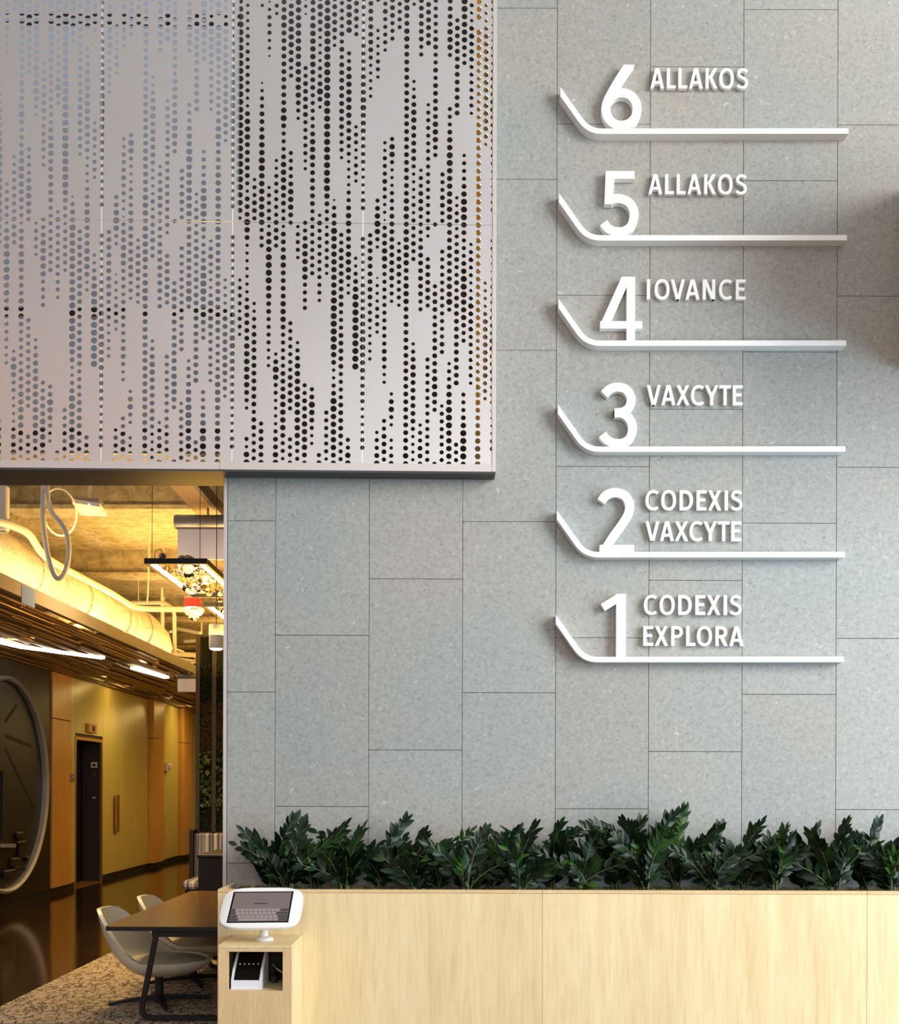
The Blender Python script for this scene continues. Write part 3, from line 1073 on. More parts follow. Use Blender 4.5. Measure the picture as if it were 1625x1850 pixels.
# curled moss strands
random.seed(11)
mb = MB()
for k in range(1300):
    x = random.uniform(XP0 + .05, 3.4); y = random.uniform(YP + .045, YPB - .05)
    p = Vector((x, y, ZS + .004)); a = random.uniform(0, 6.28); pts = []
    r = random.uniform(.012, .03)
    for q in range(5):
        pts.append(p + Vector((math.cos(a + q * .9) * r, math.sin(a + q * .9) * r * .7, .006 + .022 * math.sin(q * .8) * random.random())))
    mb.tube(pts, .0022, 3, caps=False)
tag(mb.build('moss', M['moss'], planter), kind='stuff')

# ------------------------------------------------------------------ zz plants
def leaf_mesh(name, mat, L=1.0, Wd=.34, curl=.10, fold=.12):
    """pointed oval leaf of unit length along +X, slightly folded and drooping"""
    n = 7; vs = []; fs = []
    prof = [0.10, .62, .93, 1.0, .86, .52, .02]
    for i in range(n):
        t = i / (n - 1)
        x = L * t; z = -curl * t * t
        hw = Wd / 2 * prof[i]
        vs += [(x, -hw, z + fold * hw * 2), (x, 0, z), (x, hw, z + fold * hw * 2)]
    for i in range(n - 1):
        a = 3 * i
        fs += [(a, a + 1, a + 4, a + 3), (a + 1, a + 2, a + 5, a + 4)]
    return MB().add(vs, fs).mesh(name, mat, (0, 0, 0), 80)
LEAVES = [leaf_mesh('leaf', M['leaf'], 1, .42, .12, .14), leaf_mesh('leaf', M['leaf'], 1, .50, .22, .20), leaf_mesh('leaf', M['leaf'], 1, .36, .04, .10)]
YOUNG = [leaf_mesh('leaf', M['leaf_young'], 1, .30, .06, .18), leaf_mesh('leaf', M['leaf_young'], 1, .36, .12, .14)]

def frame(t, up):
    t = t.normalized()
    s = t.cross(up)
    if s.length < 1e-3: s = t.cross(Vector((0, 1, 0)))
    s.normalize()
    return s, s.cross(t)

def zz_plant(x, y, h, nf, seed, label, lean=0.0):
    rnd = random.Random(seed)
    t = thing('zz_plant', label, 'plant', (x, y, ZS), 'zz plants in the planter')
    org = Vector((x, y, ZS))
    for f in range(nf):
        ang = 2 * math.pi * (f + rnd.random() * .7) / nf
        out = rnd.uniform(.10, .38) * h / .4
        H = h * rnd.uniform(.46, .90)
        if f == 0: out *= .45; H = h
        dx = math.cos(ang) * out + lean * H
        dy = math.sin(ang) * out * .42
        if x + dx < XP0 + .12: dx = XP0 + .12 - x
        if y + dy > YW - .06: dy = YW - .06 - y
        if y + dy < YP - .10: dy = YP - .10 - y
        pts = []
        b0 = Vector((rnd.uniform(-.03, .03), rnd.uniform(-.02, .02), 0))
        for q in range(9):
            s = q / 8
            pts.append(b0 + Vector((dx * s ** 1.7, dy * s ** 1.7, H * (s ** .92) * (1 - .10 * s * s))))
        mb = MB().tube([org + p for p in pts], [.0085 * (1 - .75 * q / 8) for q in range(9)], 6)
        fr = mb.build('frond', M['stem'], t, smooth_angle=80)
        npair = max(6, int(H / .043))
        young = rnd.random() < .16
        roll = rnd.uniform(0, 6.28); rs_ = 1.5 if rnd.random() < .6 else .5
        for k in range(npair * 2 + 1):
            s = .14 + .86 * (k // 2) / npair if k < npair * 2 else 1.0
            s = min(1, s + (.012 if k % 2 else 0))
            fi = min(7, int(s * 8)); u = s * 8 - fi
            p = pts[fi].lerp(pts[fi + 1], u)
            tan = (pts[fi + 1] - pts[fi]).normalized()
            sd, nn = frame(tan, Vector((math.cos(roll) * rs_, -1, math.sin(roll) * .4)))
            side = 1 if k % 2 else -1
            spread = (1.0 - .45 * s) * rnd.uniform(.85, 1.1)
            d = (sd * side * spread + tan * (.62 + .55 * s) + nn * rnd.uniform(-.25, .40) + Vector((rnd.uniform(-.2, .2), rnd.uniform(-.2, .2), rnd.uniform(-.15, .25)))).normalized()
            if k == npair * 2: d = (tan + nn * .1).normalized()
            Lf = rnd.uniform(.078, .118) * (1.05 - .35 * abs(s - .5) * 2) * (h / .42) ** .3
            # leaf axes: x along d, z roughly out of the frond plane
            zz = (nn + Vector((0, -.25, .45)) * .8)
            zz = (zz - d * zz.dot(d)).normalized()
            yy = zz.cross(d)
            m = Matrix(((d.x * Lf, yy.x * Lf, zz.x * Lf, p.x), (d.y * Lf, yy.y * Lf, zz.y * Lf, p.y), (d.z * Lf, yy.z * Lf, zz.z * Lf, p.z), (0, 0, 0, 1)))
            pool = YOUNG if (young and s > .45) or (rnd.random() < .05) else LEAVES
            o = bpy.data.objects.new('leaf', pool[rnd.randrange(len(pool))])
            COL.objects.link(o)
            o.parent = fr
            tip = m @ Vector((1, 0, 0)) + org
            if tip.y > YW - .012:
                m.translation.y -= tip.y - (YW - .012)
            o.matrix_basis = m
    return t

ORD = ['first', 'second', 'third', 'fourth', 'fifth', 'sixth', 'seventh', 'eighth', 'ninth', 'tenth', 'eleventh', 'twelfth', 'thirteenth',
       'fourteenth', 'fifteenth', 'sixteenth', 'seventeenth', 'eighteenth', 'nineteenth', 'twentieth', 'twenty-first', 'twenty-second', 'twenty-third', 'twenty-fourth']
# pixel column of each plant and of the top of its tallest frond
PL = [(488, 1470, .02), (520, 1480, -.05), (572, 1482, .10), (622, 1486, 0), (688, 1468, .05), (742, 1496, -.1), (790, 1492, .12), (842, 1488, -.05), (888, 1484, .05), (940, 1480, .02),
      (995, 1478, -.06), (1052, 1498, .1), (1112, 1468, .02), (1168, 1452, .04), (1222, 1446, -.03), (1288, 1480, .02), (1342, 1474, .10), (1402, 1484, .04), (1454, 1484, .08), (1508, 1474, .06), (1560, 1472, .05), (1610, 1490, .05), (1670, 1480, 0)]
for i, (px, py, ln) in enumerate(PL):
    yy = YP + (.15 if i % 2 else .27)
    x = PX(px, yy, 1560)
    top = PZ(py, yy)
    lab = 'glossy dark green zz plant, %s from the left end of the planter' % ORD[i]
    zz_plant(x, yy, top - ZS, 8 if i % 3 else 9, 100 + i, lab, ln * .5)

# ------------------------------------------------------------------ wooden kiosk
YK = 6.21
XK0, XK1 = PX(394.5, YK, 1780), PX(527, YK, 1780)
ZK = PZ(1708, YK, 460)
YKB = YP - .003
nx0, nx1 = PX(413, YK, 1755), PX(511, YK, 1755)
nz0, nz1 = PZ(1790, YK, 460), PZ(1719.5, YK, 460)
kiosk = thing('kiosk_pedestal', 'square maple kiosk pedestal with an open niche in front of the planter', 'pedestal', ((XK0 + XK1) / 2, (YK + YKB) / 2, 0))
T = .016
fb = MB()
fb.box(XK0, nx0, YK, YK + T, 0, ZK - T).box(nx1, XK1, YK, YK + T, 0, ZK - T).box(nx0, nx1, YK, YK + T, 0, nz0).box(nx0, nx1, YK, YK + T, nz1, ZK - T)
fb.build('front_board', M['maple_edge'], kiosk)
MB().bbox(XK0, XK1, YK, YKB, ZK - T + .0005, ZK, .001).build('top_board', M['maple'], kiosk)
MB().box(XK1 - T, XK1, YK + T, YKB, 0, ZK - T).build('side_board', M['maple'], kiosk)
MB().box(XK0, XK0 + T, YK + T, YKB, 0, ZK - T).build('side_board', M['maple'], kiosk)
MB().box(nx0 - .004, nx1 + .004, YK + T, YK + .36, nz0 - .014, nz0).build('niche_shelf', M['maple'], kiosk)
MB().box(XK0 + T, XK1 - T, YK + .36, YK + .375, .02, ZK - T).build('niche_back', M['black'], kiosk)
MB().box(XK0 + T, XK1 - T, YK + T, YK + .36, nz1 + .006, nz1 + .016).build('niche_top', M['maple_edge'], kiosk)

# tablet on a stand
tx, ty = PX(477, 6.42, 1690), 6.42
tab = thing('tablet_stand', 'white tablet kiosk head on a round foot standing on the wooden pedestal', 'tablet', (tx, ty, ZK))
mb = MB().lathe((tx, ty, ZK), [(.056, .0005), (.056, .010), (.050, .020), (.030, .024), (.027, .026)], 28)
mb.build('foot', M['light_grey'], tab, smooth_angle=35)
mb = MB().lathe((tx, ty, ZK), [(.025, .024), (.024, .10), (.020, .13)], 20)
mb.build('neck', M['white'], tab, smooth_angle=40)
TL = math.radians(54)
cc = P(472.5, 1639, 6.40)
ux = Vector((1, 0, .012)).normalized()
uv = Vector((0, math.sin(TL), math.cos(TL)))
un = ux.cross(uv)                              # faces the viewer and up
if un.y > 0: un = -un
def tpt(a, b, c): return cc + ux * a + uv * b + un * c
def tplate(outline, c0, c1, inset=0.0):
    n = len(outline)
    vs = [tpt(a, b, c1) for a, b in outline] + [tpt(a, b, c0) for a, b in outline]
    fs = [list(range(n)), [n + k for k in range(n)][::-1]] + [(k, n + k, n + (k + 1) % n, (k + 1) % n) for k in range(n)]
    return MB().add(vs, fs)
HW, HH = .236, .172
n = 48
def sup(a, b, e, n=48):
    out = []
    for k in range(n):
        an = 2 * math.pi * k / n
        c, s = math.cos(an), math.sin(an)
        out.append((a * math.copysign(abs(c) ** (2 / e), c), b * math.copysign(abs(s) ** (2 / e), s)))
    return out
layers = [(.90, -.034), (.985, -.022), (1.0, -.010), (1.0, -.004), (.992, 0.0), (.972, .003)]
vs = []; fs = []
for sc, c in layers:
    vs += [tpt(a * sc, b * sc, c) for a, b in sup(HW, HH, 4.2, n)]
for i in range(len(layers) - 1):
    for k in range(n):
        l = (k + 1) % n
        fs.append((i * n + k, i * n + l, (i + 1) * n + l, (i + 1) * n + k))
fs.append([k for k in range(n)][::-1]); fs.append([(len(layers) - 1) * n + k for k in range(n)])
MB().add(vs, fs).build('enclosure', M['white'], tab, smooth_angle=35)
sw, sh = .166, .122
sx0 = -.004
rect = lambda x0, x1, y0, y1: [(x0, y0), (x1, y0), (x1, y1), (x0, y1)]
bez = tplate(rect(sx0 - sw - .010, sx0 + sw + .010, -sh - .012, sh + .010), .001, .0042).build('bezel', M['black_gloss'], tab)
scr = tplate(rect(sx0 - sw, sx0 + sw, -sh, sh), .0042, .0048).build('screen', M['screen'], tab)
keys = MB(); dark = MB()
def kq(mbx, x0, x1, y0, y1):
    q = [tpt(a, b, .0054) for a, b in rect(x0, x1, y0, y1)]
    q2 = [tpt(a, b, .0048) for a, b in rect(x0, x1, y0, y1)]
    mbx.add(q + q2, [(0, 1, 2, 3), (0, 4, 5, 1), (1, 5, 6, 2), (2, 6, 7, 3), (3, 7, 4, 0)])
kw = .0255
for r, (off, cnt) in enumerate(((.028, 10), (.034, 9), (.046, 9))):
    yb = -.018 - r * .0275
    for k in range(cnt):
        x0 = sx0 - sw + off + k * kw
        kq(keys, x0, x0 + kw - .005, yb - .022, yb)
    kq(dark, sx0 - sw + .002, sx0 - sw + off - .004, yb - .022, yb)
    kq(dark, sx0 - sw + off + cnt * kw + .002, sx0 + sw - .002, yb - .022, yb)
kq(keys, sx0 - .11, sx0 + .06, -.118, -.099); kq(keys, sx0 + .066, sx0 + .085, -.118, -.099); kq(keys, sx0 + .09, sx0 + .112, -.118, -.099)
kq(dark, sx0 - sw + .002, sx0 - .115, -.118, -.099); kq(dark, sx0 + .117, sx0 + sw - .002, -.118, -.099)
kq(dark, sx0 - .042, sx0 + .036, .022, .033)
kq(dark, sx0 - .038, sx0 + .034, .0590, .0605); kq(dark, sx0 - .032, sx0 - .018, .0860, .0875)
tag(keys.build('screen_keyboard', M['key'], scr), kind='stuff')
tag(dark.build('screen_dark_marks', M['key_dark'], scr), kind='stuff')

# label printer in the niche
yp0 = YK + .035
pxl, pxr = PX(417.5, yp0, 1780), PX(473, yp0, 1780)
pz = nz0
pr = thing('label_printer', 'white and black label printer sitting in the pedestal niche', 'printer', ((pxl + pxr) / 2, yp0 + .12, pz))
H0, H1 = .062, .185
prof = [(yp0, pz + .001), (yp0, pz + H0 - .01), (yp0 + .010, pz + H0), (yp0 + .05, pz + H0 + .045), (yp0 + .17, pz + H1), (yp0 + .22, pz + H1), (yp0 + .235, pz + H1 - .02), (yp0 + .235, pz + .001)]
def prof_prism(prof, x0, x1): return MB().prism_x(prof, x0, x1)
prof_prism(prof, pxl, pxl + .014).build('side_cover', M['printer_white'], pr)
prof_prism(prof, pxr - .014, pxr).build('side_cover', M['printer_white'], pr)
prof_prism([(yp0 + .001, pz + .001), (yp0 + .001, pz + H0 - .010), (yp0 + .03, pz + H0 - .010), (yp0 + .03, pz + .001)], pxl + .014, pxr - .014).build('front_cover', M['printer_white'], pr)
lid = [(yp0 + .008, pz + H0 - .004), (yp0 + .05, pz + H0 + .038), (yp0 + .17, pz + H1 - .006), (yp0 + .21, pz + H1 - .006), (yp0 + .21, pz + .02), (yp0 + .035, pz + .02), (yp0 + .035, pz + H0 - .012), (yp0 + .008, pz + H0 - .012)]
L = prof_prism(lid, pxl + .0145, pxr - .0145).build('lid', M['black_gloss'], pr)
bt = MB()
for k in range(5):
    x = pxl + .035 + k * (pxr - pxl - .07) / 4
    bt.box(x - .004, x + .004, yp0 + .083, yp0 + .089, pz + H0 + .066, pz + H0 + .072)
bt.build('buttons', M['light_grey'], L)
cb = MB().tube(catmull([(pxr + .02, YK + .30, nz0 + .10), (pxr + .06, YK + .22, nz0 + .085), (pxr + .09, YK + .20, nz0 + .07), (nx1 - .006, YK + .14, nz0 + .055)], 5), .0035, 6)
tag(cb.build('power_cable', M['light_grey'], smooth_angle=60), 'thin pale cable running beside the label printer', 'cable')
ad = MB().bbox(pxr + .015, pxr + .055, YK + .24, YK + .33, nz0 + .0005, nz0 + .045, .006)
ad.tube(catmull([(pxr + .04, YK + .28, nz0 + .045), (pxr + .05, YK + .24, nz0 + .10), (pxr + .085, YK + .25, nz0 + .08), (pxr + .10, YK + .28, nz0 + .005)], 5), .005, 6)
tag(ad.build('power_adapter', M['black']), 'black power adapter with cable at the back of the pedestal niche', 'adapter')
# ------------------------------------------------------------------ corridor wall fittings
def wallbox(name, p0, p1, py0, py1, out, mat, label, cat, extra=None):
    y0, y1 = YL(p0), YL(p1)
    ym = (y0 + y1) / 2
    z1, z0 = EYE + (CY - py0) * ym / F, EYE + (CY - py1) * ym / F
    return MB().bbox(XL + .0005, XL + out, y0, y1, z0, z1, .006), (y0, y1, z0, z1)
b, r = wallbox('', 155, 169.5, 1310, 1326.5, .05, None, '', '')
lan = thing('lift_indicator', 'small brass floor indicator box above the lift door', 'indicator', (XL, (r[0] + r[1]) / 2, r[2]))
b.build('housing', M['brass'], lan)
dy = (r[1] - r[0])
MB().box(XL + .05, XL + .054, r[0] + dy * .45, r[0] + dy * .72, r[2] + .03, r[3] - .03).build('display', M['black'], lan)
b, r = wallbox('', 124.5, 128.3, 1400, 1414.5, .045, None, '', '')
call = thing('call_plate', 'narrow metal lift call plate on the edge of the amber wood panel', 'call button', (XL, (r[0] + r[1]) / 2, r[2]))
b.build('plate', M['grey_metal'], call)
MB().lathe((XL + .045, (r[0] + r[1]) / 2, (r[2] + r[3]) / 2), [(.018, 0), (.018, .008), (.012, .012)], 14, 'x').build('button', M['brass'], call)
b, r = wallbox('', 204.5, 210.5, 1438, 1505, .05, None, '', '')
pull = thing('door_pull', 'long brass pull handle on the olive lacquered panels', 'handle', (XL, (r[0] + r[1]) / 2, r[2]))
MB().bbox(XL + .03, XL + .06, r[0], r[1], r[2], r[3], .006).build('grip', M['brass'], pull)
for z in (r[2] + .12, r[3] - .12):
    MB().box(XL - .004, XL + .03, (r[0] + r[1]) / 2 - .02, (r[0] + r[1]) / 2 + .02, z - .015, z + .015).build('mount', M['brass'], pull)
b, r = wallbox('', 294.5, 301.5, 1380, 1394.5, .09, None, '', '')
st = thing('wall_strobe', 'small cream alarm strobe mounted on the far olive panels', 'strobe', (XL, (r[0] + r[1]) / 2, r[2]))
b.build('body', M['cream'], st)
MB().bbox(XL + .09, XL + .13, r[0] + .08, r[1] - .08, (r[2] + r[3]) / 2 - .05, (r[2] + r[3]) / 2 + .05, .01).build('lens', M['light_grey'], st)
# signs on the lift reveal
ys = yd1 - .0185
def jamb(px0, px1, py0, py1, mat, name, label, cat):
    a, b = P(px0, py1, ys), P(px1, py0, ys)
    t = thing(name, label, cat, (a.x, ys, a.z))
    MB().box(a.x, b.x, ys - .004, ys, a.z, b.z).build('plate', mat, t)
    return t, a, b
t, a, b = jamb(164.5, 176, 1377, 1387, M['white'], 'reveal_sign', 'small white sign with a dark pictogram on the lift door reveal', 'sign')
mb = MB(); w, h = b.x - a.x, b.z - a.z
for fx, fz, fw, fh in ((.5, .5, .16, .5), (.28, .52, .3, .14), (.72, .52, .3, .14), (.34, .3, .12, .2), (.66, .3, .12, .2), (.3, .72, .1, .12), (.7, .72, .1, .12)):
    mb.box(a.x + w * (fx - fw / 2), a.x + w * (fx + fw / 2), ys - .007, ys - .004, a.z + h * (fz - fh / 2), a.z + h * (fz + fh / 2))
mb.build('pictogram', M['black'], t)
t, a, b = jamb(164.5, 175, 1436.5, 1445.5, M['black'], 'floor_plate', 'black plate marked with a star and 1 on the lift door reveal', 'sign')
w, h = b.x - a.x, b.z - a.z
star = []
for k in range(10):
    rr = h * (.36 if k % 2 == 0 else .15); an = math.pi / 2 + k * math.pi / 5
    star.append((a.x + w * .40 + rr * math.cos(an), a.z + h * .5 + rr * math.sin(an)))
MB().prism(star, ys - .007, ys - .004).build('star', M['white'], t)
glyph_mesh('1', a.x + w * .68, a.z + h * .2, w * .42, h * .6, ys - .007, ys - .004).build('numeral', M['white'], t)
a, b = P(168.2, 1401, ys), P(171.8, 1394, ys)
tag(glyph_mesh('2', a.x, a.z, (b.x - a.x) / .57, b.z - a.z, ys - .006, ys).build('reveal_numeral', M['brass']), 'dim numeral 2 on the lift door reveal below the pictogram sign', 'numeral')

# round emblem on the dark timber wall
EY, EZ, ER = 14.26, EYE + .0, 1.40
em = thing('round_emblem', 'large dark round relief emblem with pale rim on the corridor wall', 'emblem', (XL, EY, EZ - ER))
XE = XL + .001
disc = MB().lathe((XE, EY, EZ), [(ER - .05, 0), (ER - .05, .03)], 72, 'x')
disc.build('disc', M['emblem'], em)
rim = MB().lathe((XE, EY, EZ), [(ER - .06, .0), (ER - .06, .09), (ER - .03, .12), (ER, .10), (ER, 0)], 72, 'x')
rim.build('rim', M['emblem_rim'], em, smooth_angle=30)
def eline(a, b, w, out, mat, name):
    """flat bar on the disc between two picture points"""
    pts = []
    for px, py in (a, b):
        Y = F * (-(XL + .03)) / (CX - px)
        pts.append(Vector((XE + .03, Y, EYE + (CY - py) * Y / F)))
    d = (pts[1] - pts[0]).normalized(); nn = Vector((0, -d.z, d.y)) * w / 2
    vs = []
    for x in (XE + .030, XE + .030 + out):
        for p, s in ((pts[0], 1), (pts[0], -1), (pts[1], -1), (pts[1], 1)):
            vs.append((x, p.y + nn.y * s, p.z + nn.z * s))
    MB().add(vs, [(0, 3, 2, 1), (4, 5, 6, 7), (0, 1, 5, 4), (1, 2, 6, 5), (2, 3, 7, 6), (3, 0, 4, 7)]).build(name, mat, em)
for a, b in (((9, 1306), (30, 1276)), ((9, 1331), (56, 1351)), ((9, 1354), (61, 1459))):
    eline(a, b, .045, .004, M['groove'], 'groove')
eline((2, 1395), (1, 1520), .035, .03, M['emblem'], 'relief_mast')
eline((1, 1530), (24, 1530), .05, .04, M['emblem_rim'], 'relief_bar')
for px, py, w, h in ((28, 1512, .22, .10), (31, 1525, .30, .05), (33, 1545, .26, .34), (20, 1560, .3, .12), (28, 1572, .34, .10), (10, 1580, .4, .10), (37, 1555, .3, .08)):
    Y = F * (-XL) / (CX - px); z = EYE + (CY - py) * Y / F
    MB().bbox(XE + .03, XE + .075, Y - w / 2, Y + w / 2, z - h / 2, z + h / 2, .02).build('relief_block', M['emblem'], em)

# ------------------------------------------------------------------ lights over the corridor
def strip(pts, w, z, mat, label):
    mb = MB()
    P3 = [Vector((p[0], p[1], 0)) for p in pts]
    vs = []; fs = []
    for i, p in enumerate(P3):
        t = (P3[min(i + 1, len(P3) - 1)] - P3[max(i - 1, 0)]).normalized()
        s = Vector((-t.y, t.x, 0)) * w / 2
        vs += [p + s + Vector((0, 0, z)), p - s + Vector((0, 0, z)), p + s + Vector((0, 0, z - .03)), p - s + Vector((0, 0, z - .03))]
    for i in range(len(P3) - 1):
        a, b = 4 * i, 4 * i + 4
        fs += [(a, a + 1, b + 1, b), (a + 2, b + 2, b + 3, a + 3), (a, b, b + 2, a + 2), (a + 1, a + 3, b + 3, b + 1)]
    fs += [(0, 2, 3, 1), (4 * len(P3) - 4, 4 * len(P3) - 3, 4 * len(P3) - 1, 4 * len(P3) - 2)]
    return tag(mb.add(vs, fs).build('linear_light', mat), label, 'light', 'linear lights in the corridor ceiling')
strip([(-5.30, 11.2), (-5.14, 12.5), (-5.05, 13.05), (-4.44, 14.15)], .075, WTOP - .001, M['led_white'], 'long bent linear light recessed in the slatted ceiling at the left edge')
strip([(-4.39, 15.35), (-4.28, 16.7)], .085, WTOP - .001, M['led_white'], 'short straight linear light farther along the slatted ceiling')
slot = MB().box(-4.45, -4.41, 14.25, 15.3, WTOP - .008, WTOP - .001)
tag(slot.build('unlit_slot', M['black']), 'dark unlit slot between the two linear lights', 'light slot')
area('wall_washer_1', (-5.2, 18.6, WTOP - .05), (-5.77, 18.6, 1.8), .25, 5.0, 50, (1.0, .68, .22))
area('wall_washer_2', (-5.2, 23.0, WTOP - .05), (-5.77, 23.0, 1.8), .25, 4.0, 50, (1.0, .66, .20))

# cove uplight behind the fascia
cove = thing('cove_uplight', 'warm linear uplight hidden on top of the slatted ceiling beside the duct', 'light', (XF - .12, 12.5, 3.28))
MB().box(XF - .17, XF - .07, 8.9, 16.4, 3.275, 3.30).build('channel', M['grey_metal'], cove)
MB().box(XF - .15, XF - .09, 8.92, 16.38, 3.30, 3.306).build('diffuser', M['led_warm'], cove)
area('cove_light', (XF - .12, 12.6, 3.33), (XF - .20, 12.6, 4.5), .10, 7.4, 150, (1.0, .52, .09))
area('alcove_ceiling_fill', (-2.2, 15.0, 2.9), (-2.2, 15.0, 4.5), 0.8, 11.0, 640, (1.0, .54, .10), 178)  # added lamp without a body, turns the alcove ceiling gold
area('alcove_carpet_fill', (-3.1, 10.5, 4.0), (-3.1, 10.45, 0), .9, .9, 110, (1.0, .66, .26), 130)  # added lamp without a fitting, brightens the carpet
area('beam_face_fill', (-3.1, 9.72, 3.75), (-3.0, 10.5, 4.3), .9, .08, 5, (1.0, .60, .16), 150)  # small added lamp, warms the front face of the first beam

# ------------------------------------------------------------------ duct, pipes, cables
XD, ZDU, RD = -4.3, EYE + 2.10, .30
random.seed(7)
pts = []; rs = []
y = 8.4
while y < 15.4:
    pts.append((XD + random.uniform(-.006, .006), y, ZDU + random.uniform(-.006, .006)))
    rs.append(RD * (1 + random.uniform(-.035, .025)))
    y += .12
pts += [(XD + .02, 15.55, ZDU - .03), (XD + .06, 15.7, ZDU - .09), (XD + .08, 15.8, ZDU - .2)]
rs += [RD * .99, RD * .95, RD * .88]
duct = thing('air_duct', 'fat foil wrapped air duct lying above the slatted ceiling', 'duct', (XD, 8.4, ZDU - RD))
MB().tube(pts, rs, 28).build('duct_body', M['foil'], duct, smooth_angle=60)
for y in (9.5, 10.9, 12.4, 13.9, 14.9):
    ring = [(XD + math.cos(k * math.pi / 14) * (RD * 1.03), y, ZDU + math.sin(k * math.pi / 14) * (RD * 1.03)) for k in range(28)]
    MB().tube(ring, .012, 6, closed=True).build('strap', M['foil'], duct, smooth_angle=60)
for y in (9.3, 11.6, 14.2):
    MB().tube([(XD + .3, y, ZDU - .1), (XD + .3, y, CEIL - .02)], .005, 5).build('hanger_wire', M['pipe'], duct)

def pipe(pix, r, label, mat='pipe', name='conduit', cat='pipe', fl=.25):
    pts = [P(a, b, Y) for a, b, Y in pix]
    return tag(MB().tube(fillet(pts, fl, 6), r, 10).build(name, M[mat], smooth_angle=60), label, cat)
pipe([(-30, 938, 9.4), (14, 946, 9.7), (52, 962, 10.0), (76, 1003, 10.6), (110, 1024, 11.2), (200, 1071, 12.6), (246, 1100, 13.9), (345, 1101, 14.0)], .035, 'thick white pipe following the top of the foil duct')
pipe([(236, 1089, 14.2), (300, 1089, 14.2), (315, 1103, 14.2), (316, 1180, 14.2)], .024, 'white conduit turning down at the end of the foil duct')
pipe([(292, 1062, 15.5), (293, 1178, 15.5)], .022, 'upright white conduit beside the end of the foil duct')
pipe([(270, 932, 11.9), (268, 1058, 11.9), (266, 1092, 11.9)], .008, 'thin hanger rod above the thick white pipe')
# coiled cable loops
def loop(cx, cy, rx, ry, Y, r, tilt, label):
    pts = []
    for k in range(40):
        a = 2 * math.pi * k / 40
        dx, dy = rx * math.cos(a), ry * math.sin(a)
        ct, s_ = math.cos(tilt), math.sin(tilt)
        pts.append(P(cx + dx * ct - dy * s_, cy + dx * s_ + dy * ct, Y + .10 * math.sin(a)))
    return tag(MB().tube(pts, r, 8, closed=True).build('cable_loop', M['pipe'], smooth_angle=60), label, 'cable', 'cable loops under the ceiling')
loop(108, 925, 30, 43, 9.80, .008, -.15, 'thin round cable loop hanging under the ceiling')
cab = MB()
cab.tube(catmull([P(84, 826, 9.8), P(80, 880, 9.8), P(78, 905, 9.5), P(79, 950, 9.5), P(86, 1000, 9.5), P(97, 1036, 9.5), P(107, 1045, 9.5), P(117, 1034, 9.5), P(124, 1005, 9.5), P(122, 970, 9.5), P(110, 946, 9.5), P(95, 928, 9.55), P(86, 900, 9.65), P(85, 860, 9.75), P(87, 828, 9.8)], 6), .022, 10)
tag(cab.build('thick_cable', M['light_grey'], smooth_angle=60), 'thick pale flexible cable drooping in a long loop', 'cable')
cab = MB().tube(catmull([P(77, 828, 9.8), P(76, 870, 9.7), P(75, 930, 9.6), P(82, 985, 9.6), P(90, 1010, 9.6)], 6), .010, 8)
tag(cab.build('thin_cable', M['pipe'], smooth_angle=60), 'thin pale cable hanging beside the thick drooping cable', 'cable')

# ------------------------------------------------------------------ hanging devices
# access point
Y0 = 9.9
c = P(162, 920, Y0)
ap = thing('access_point', 'flat white wireless device hanging from a rod under the ceiling', 'device', (c.x, Y0, c.z - .05))
q = [P(130, 908, Y0 - .1), P(180, 916, Y0 - .16), P(194, 933, Y0 + .18), P(148, 931, Y0 + .22)]
q2 = [p + Vector((0, 0, .035)) for p in q]
MB().add(q + q2, [(0, 1, 2, 3), (7, 6, 5, 4), (0, 4, 5, 1), (1, 5, 6, 2), (2, 6, 7, 3), (3, 7, 4, 0)]).build('body', M['light_grey'], ap)
MB().box(c.x - .10, c.x + .10, Y0 - .06, Y0 + .08, c.z + .035, c.z + .085).build('bracket', M['grey_metal'], ap)
MB().tube([(c.x, Y0, c.z + .08), (c.x, Y0 + .02, CEIL)], .014, 8).build('rod', M['pipe'], ap)
lp = q[0].lerp(q[1], .62) + Vector((0, -.004, .006))
MB().sphere(lp, .008, 8).build('status_light', M['blue_led'], ap)
# speaker-like box cut by the left edge
a, b = P(-26, 958, 9.7), P(12, 876, 9.7)
sp = thing('ceiling_speaker', 'white box shaped device hanging at the left edge of the opening', 'device', ((a.x + b.x) / 2, 9.74, a.z))
MB().bbox(a.x, b.x, 9.7, 9.78, a.z, b.z, .012).build('body', M['light_grey'], sp)
MB().box(a.x + .02, b.x - .01, 9.71, 9.77, a.z - .012, a.z).build('grille', M['grey_metal'], sp)
MB().tube([((a.x + b.x) / 2, 9.74, b.z), ((a.x + b.x) / 2, 9.74, CEIL)], .012, 8).build('rod', M['pipe'], sp)

# cable tray
zc = PZ(880, 9.0, 312)
x0, x1 = PX(311, 9.0, 880), PX(353, 9.0, 880)
tray = thing('cable_tray', 'bronze coloured cable tray running back under the alcove ceiling', 'tray', ((x0 + x1) / 2, 9, zc))
y = 8.3
while y < 15:
    MB().box(x0, x1, y + .003, y + 1.197, zc, zc + .012).build('tray_plate', M['bronze_light'], tray)
    y += 1.2
MB().box(x0 - .006, x0, 8.3, 15.1, zc, zc + .09).build('side_rail', M['bronze_light'], tray)
MB().box(x1, x1 + .035, 8.3, 15.1, zc - .01, zc + .10).build('side_rail', M['bronze'], tray)
for y in (9.3, 11.5, 13.2):
    MB().tube([((x0 + x1) / 2, y, zc), ((x0 + x1) / 2, y, CEIL)], .008, 6).build('hanger_rod', M['pipe'], tray)

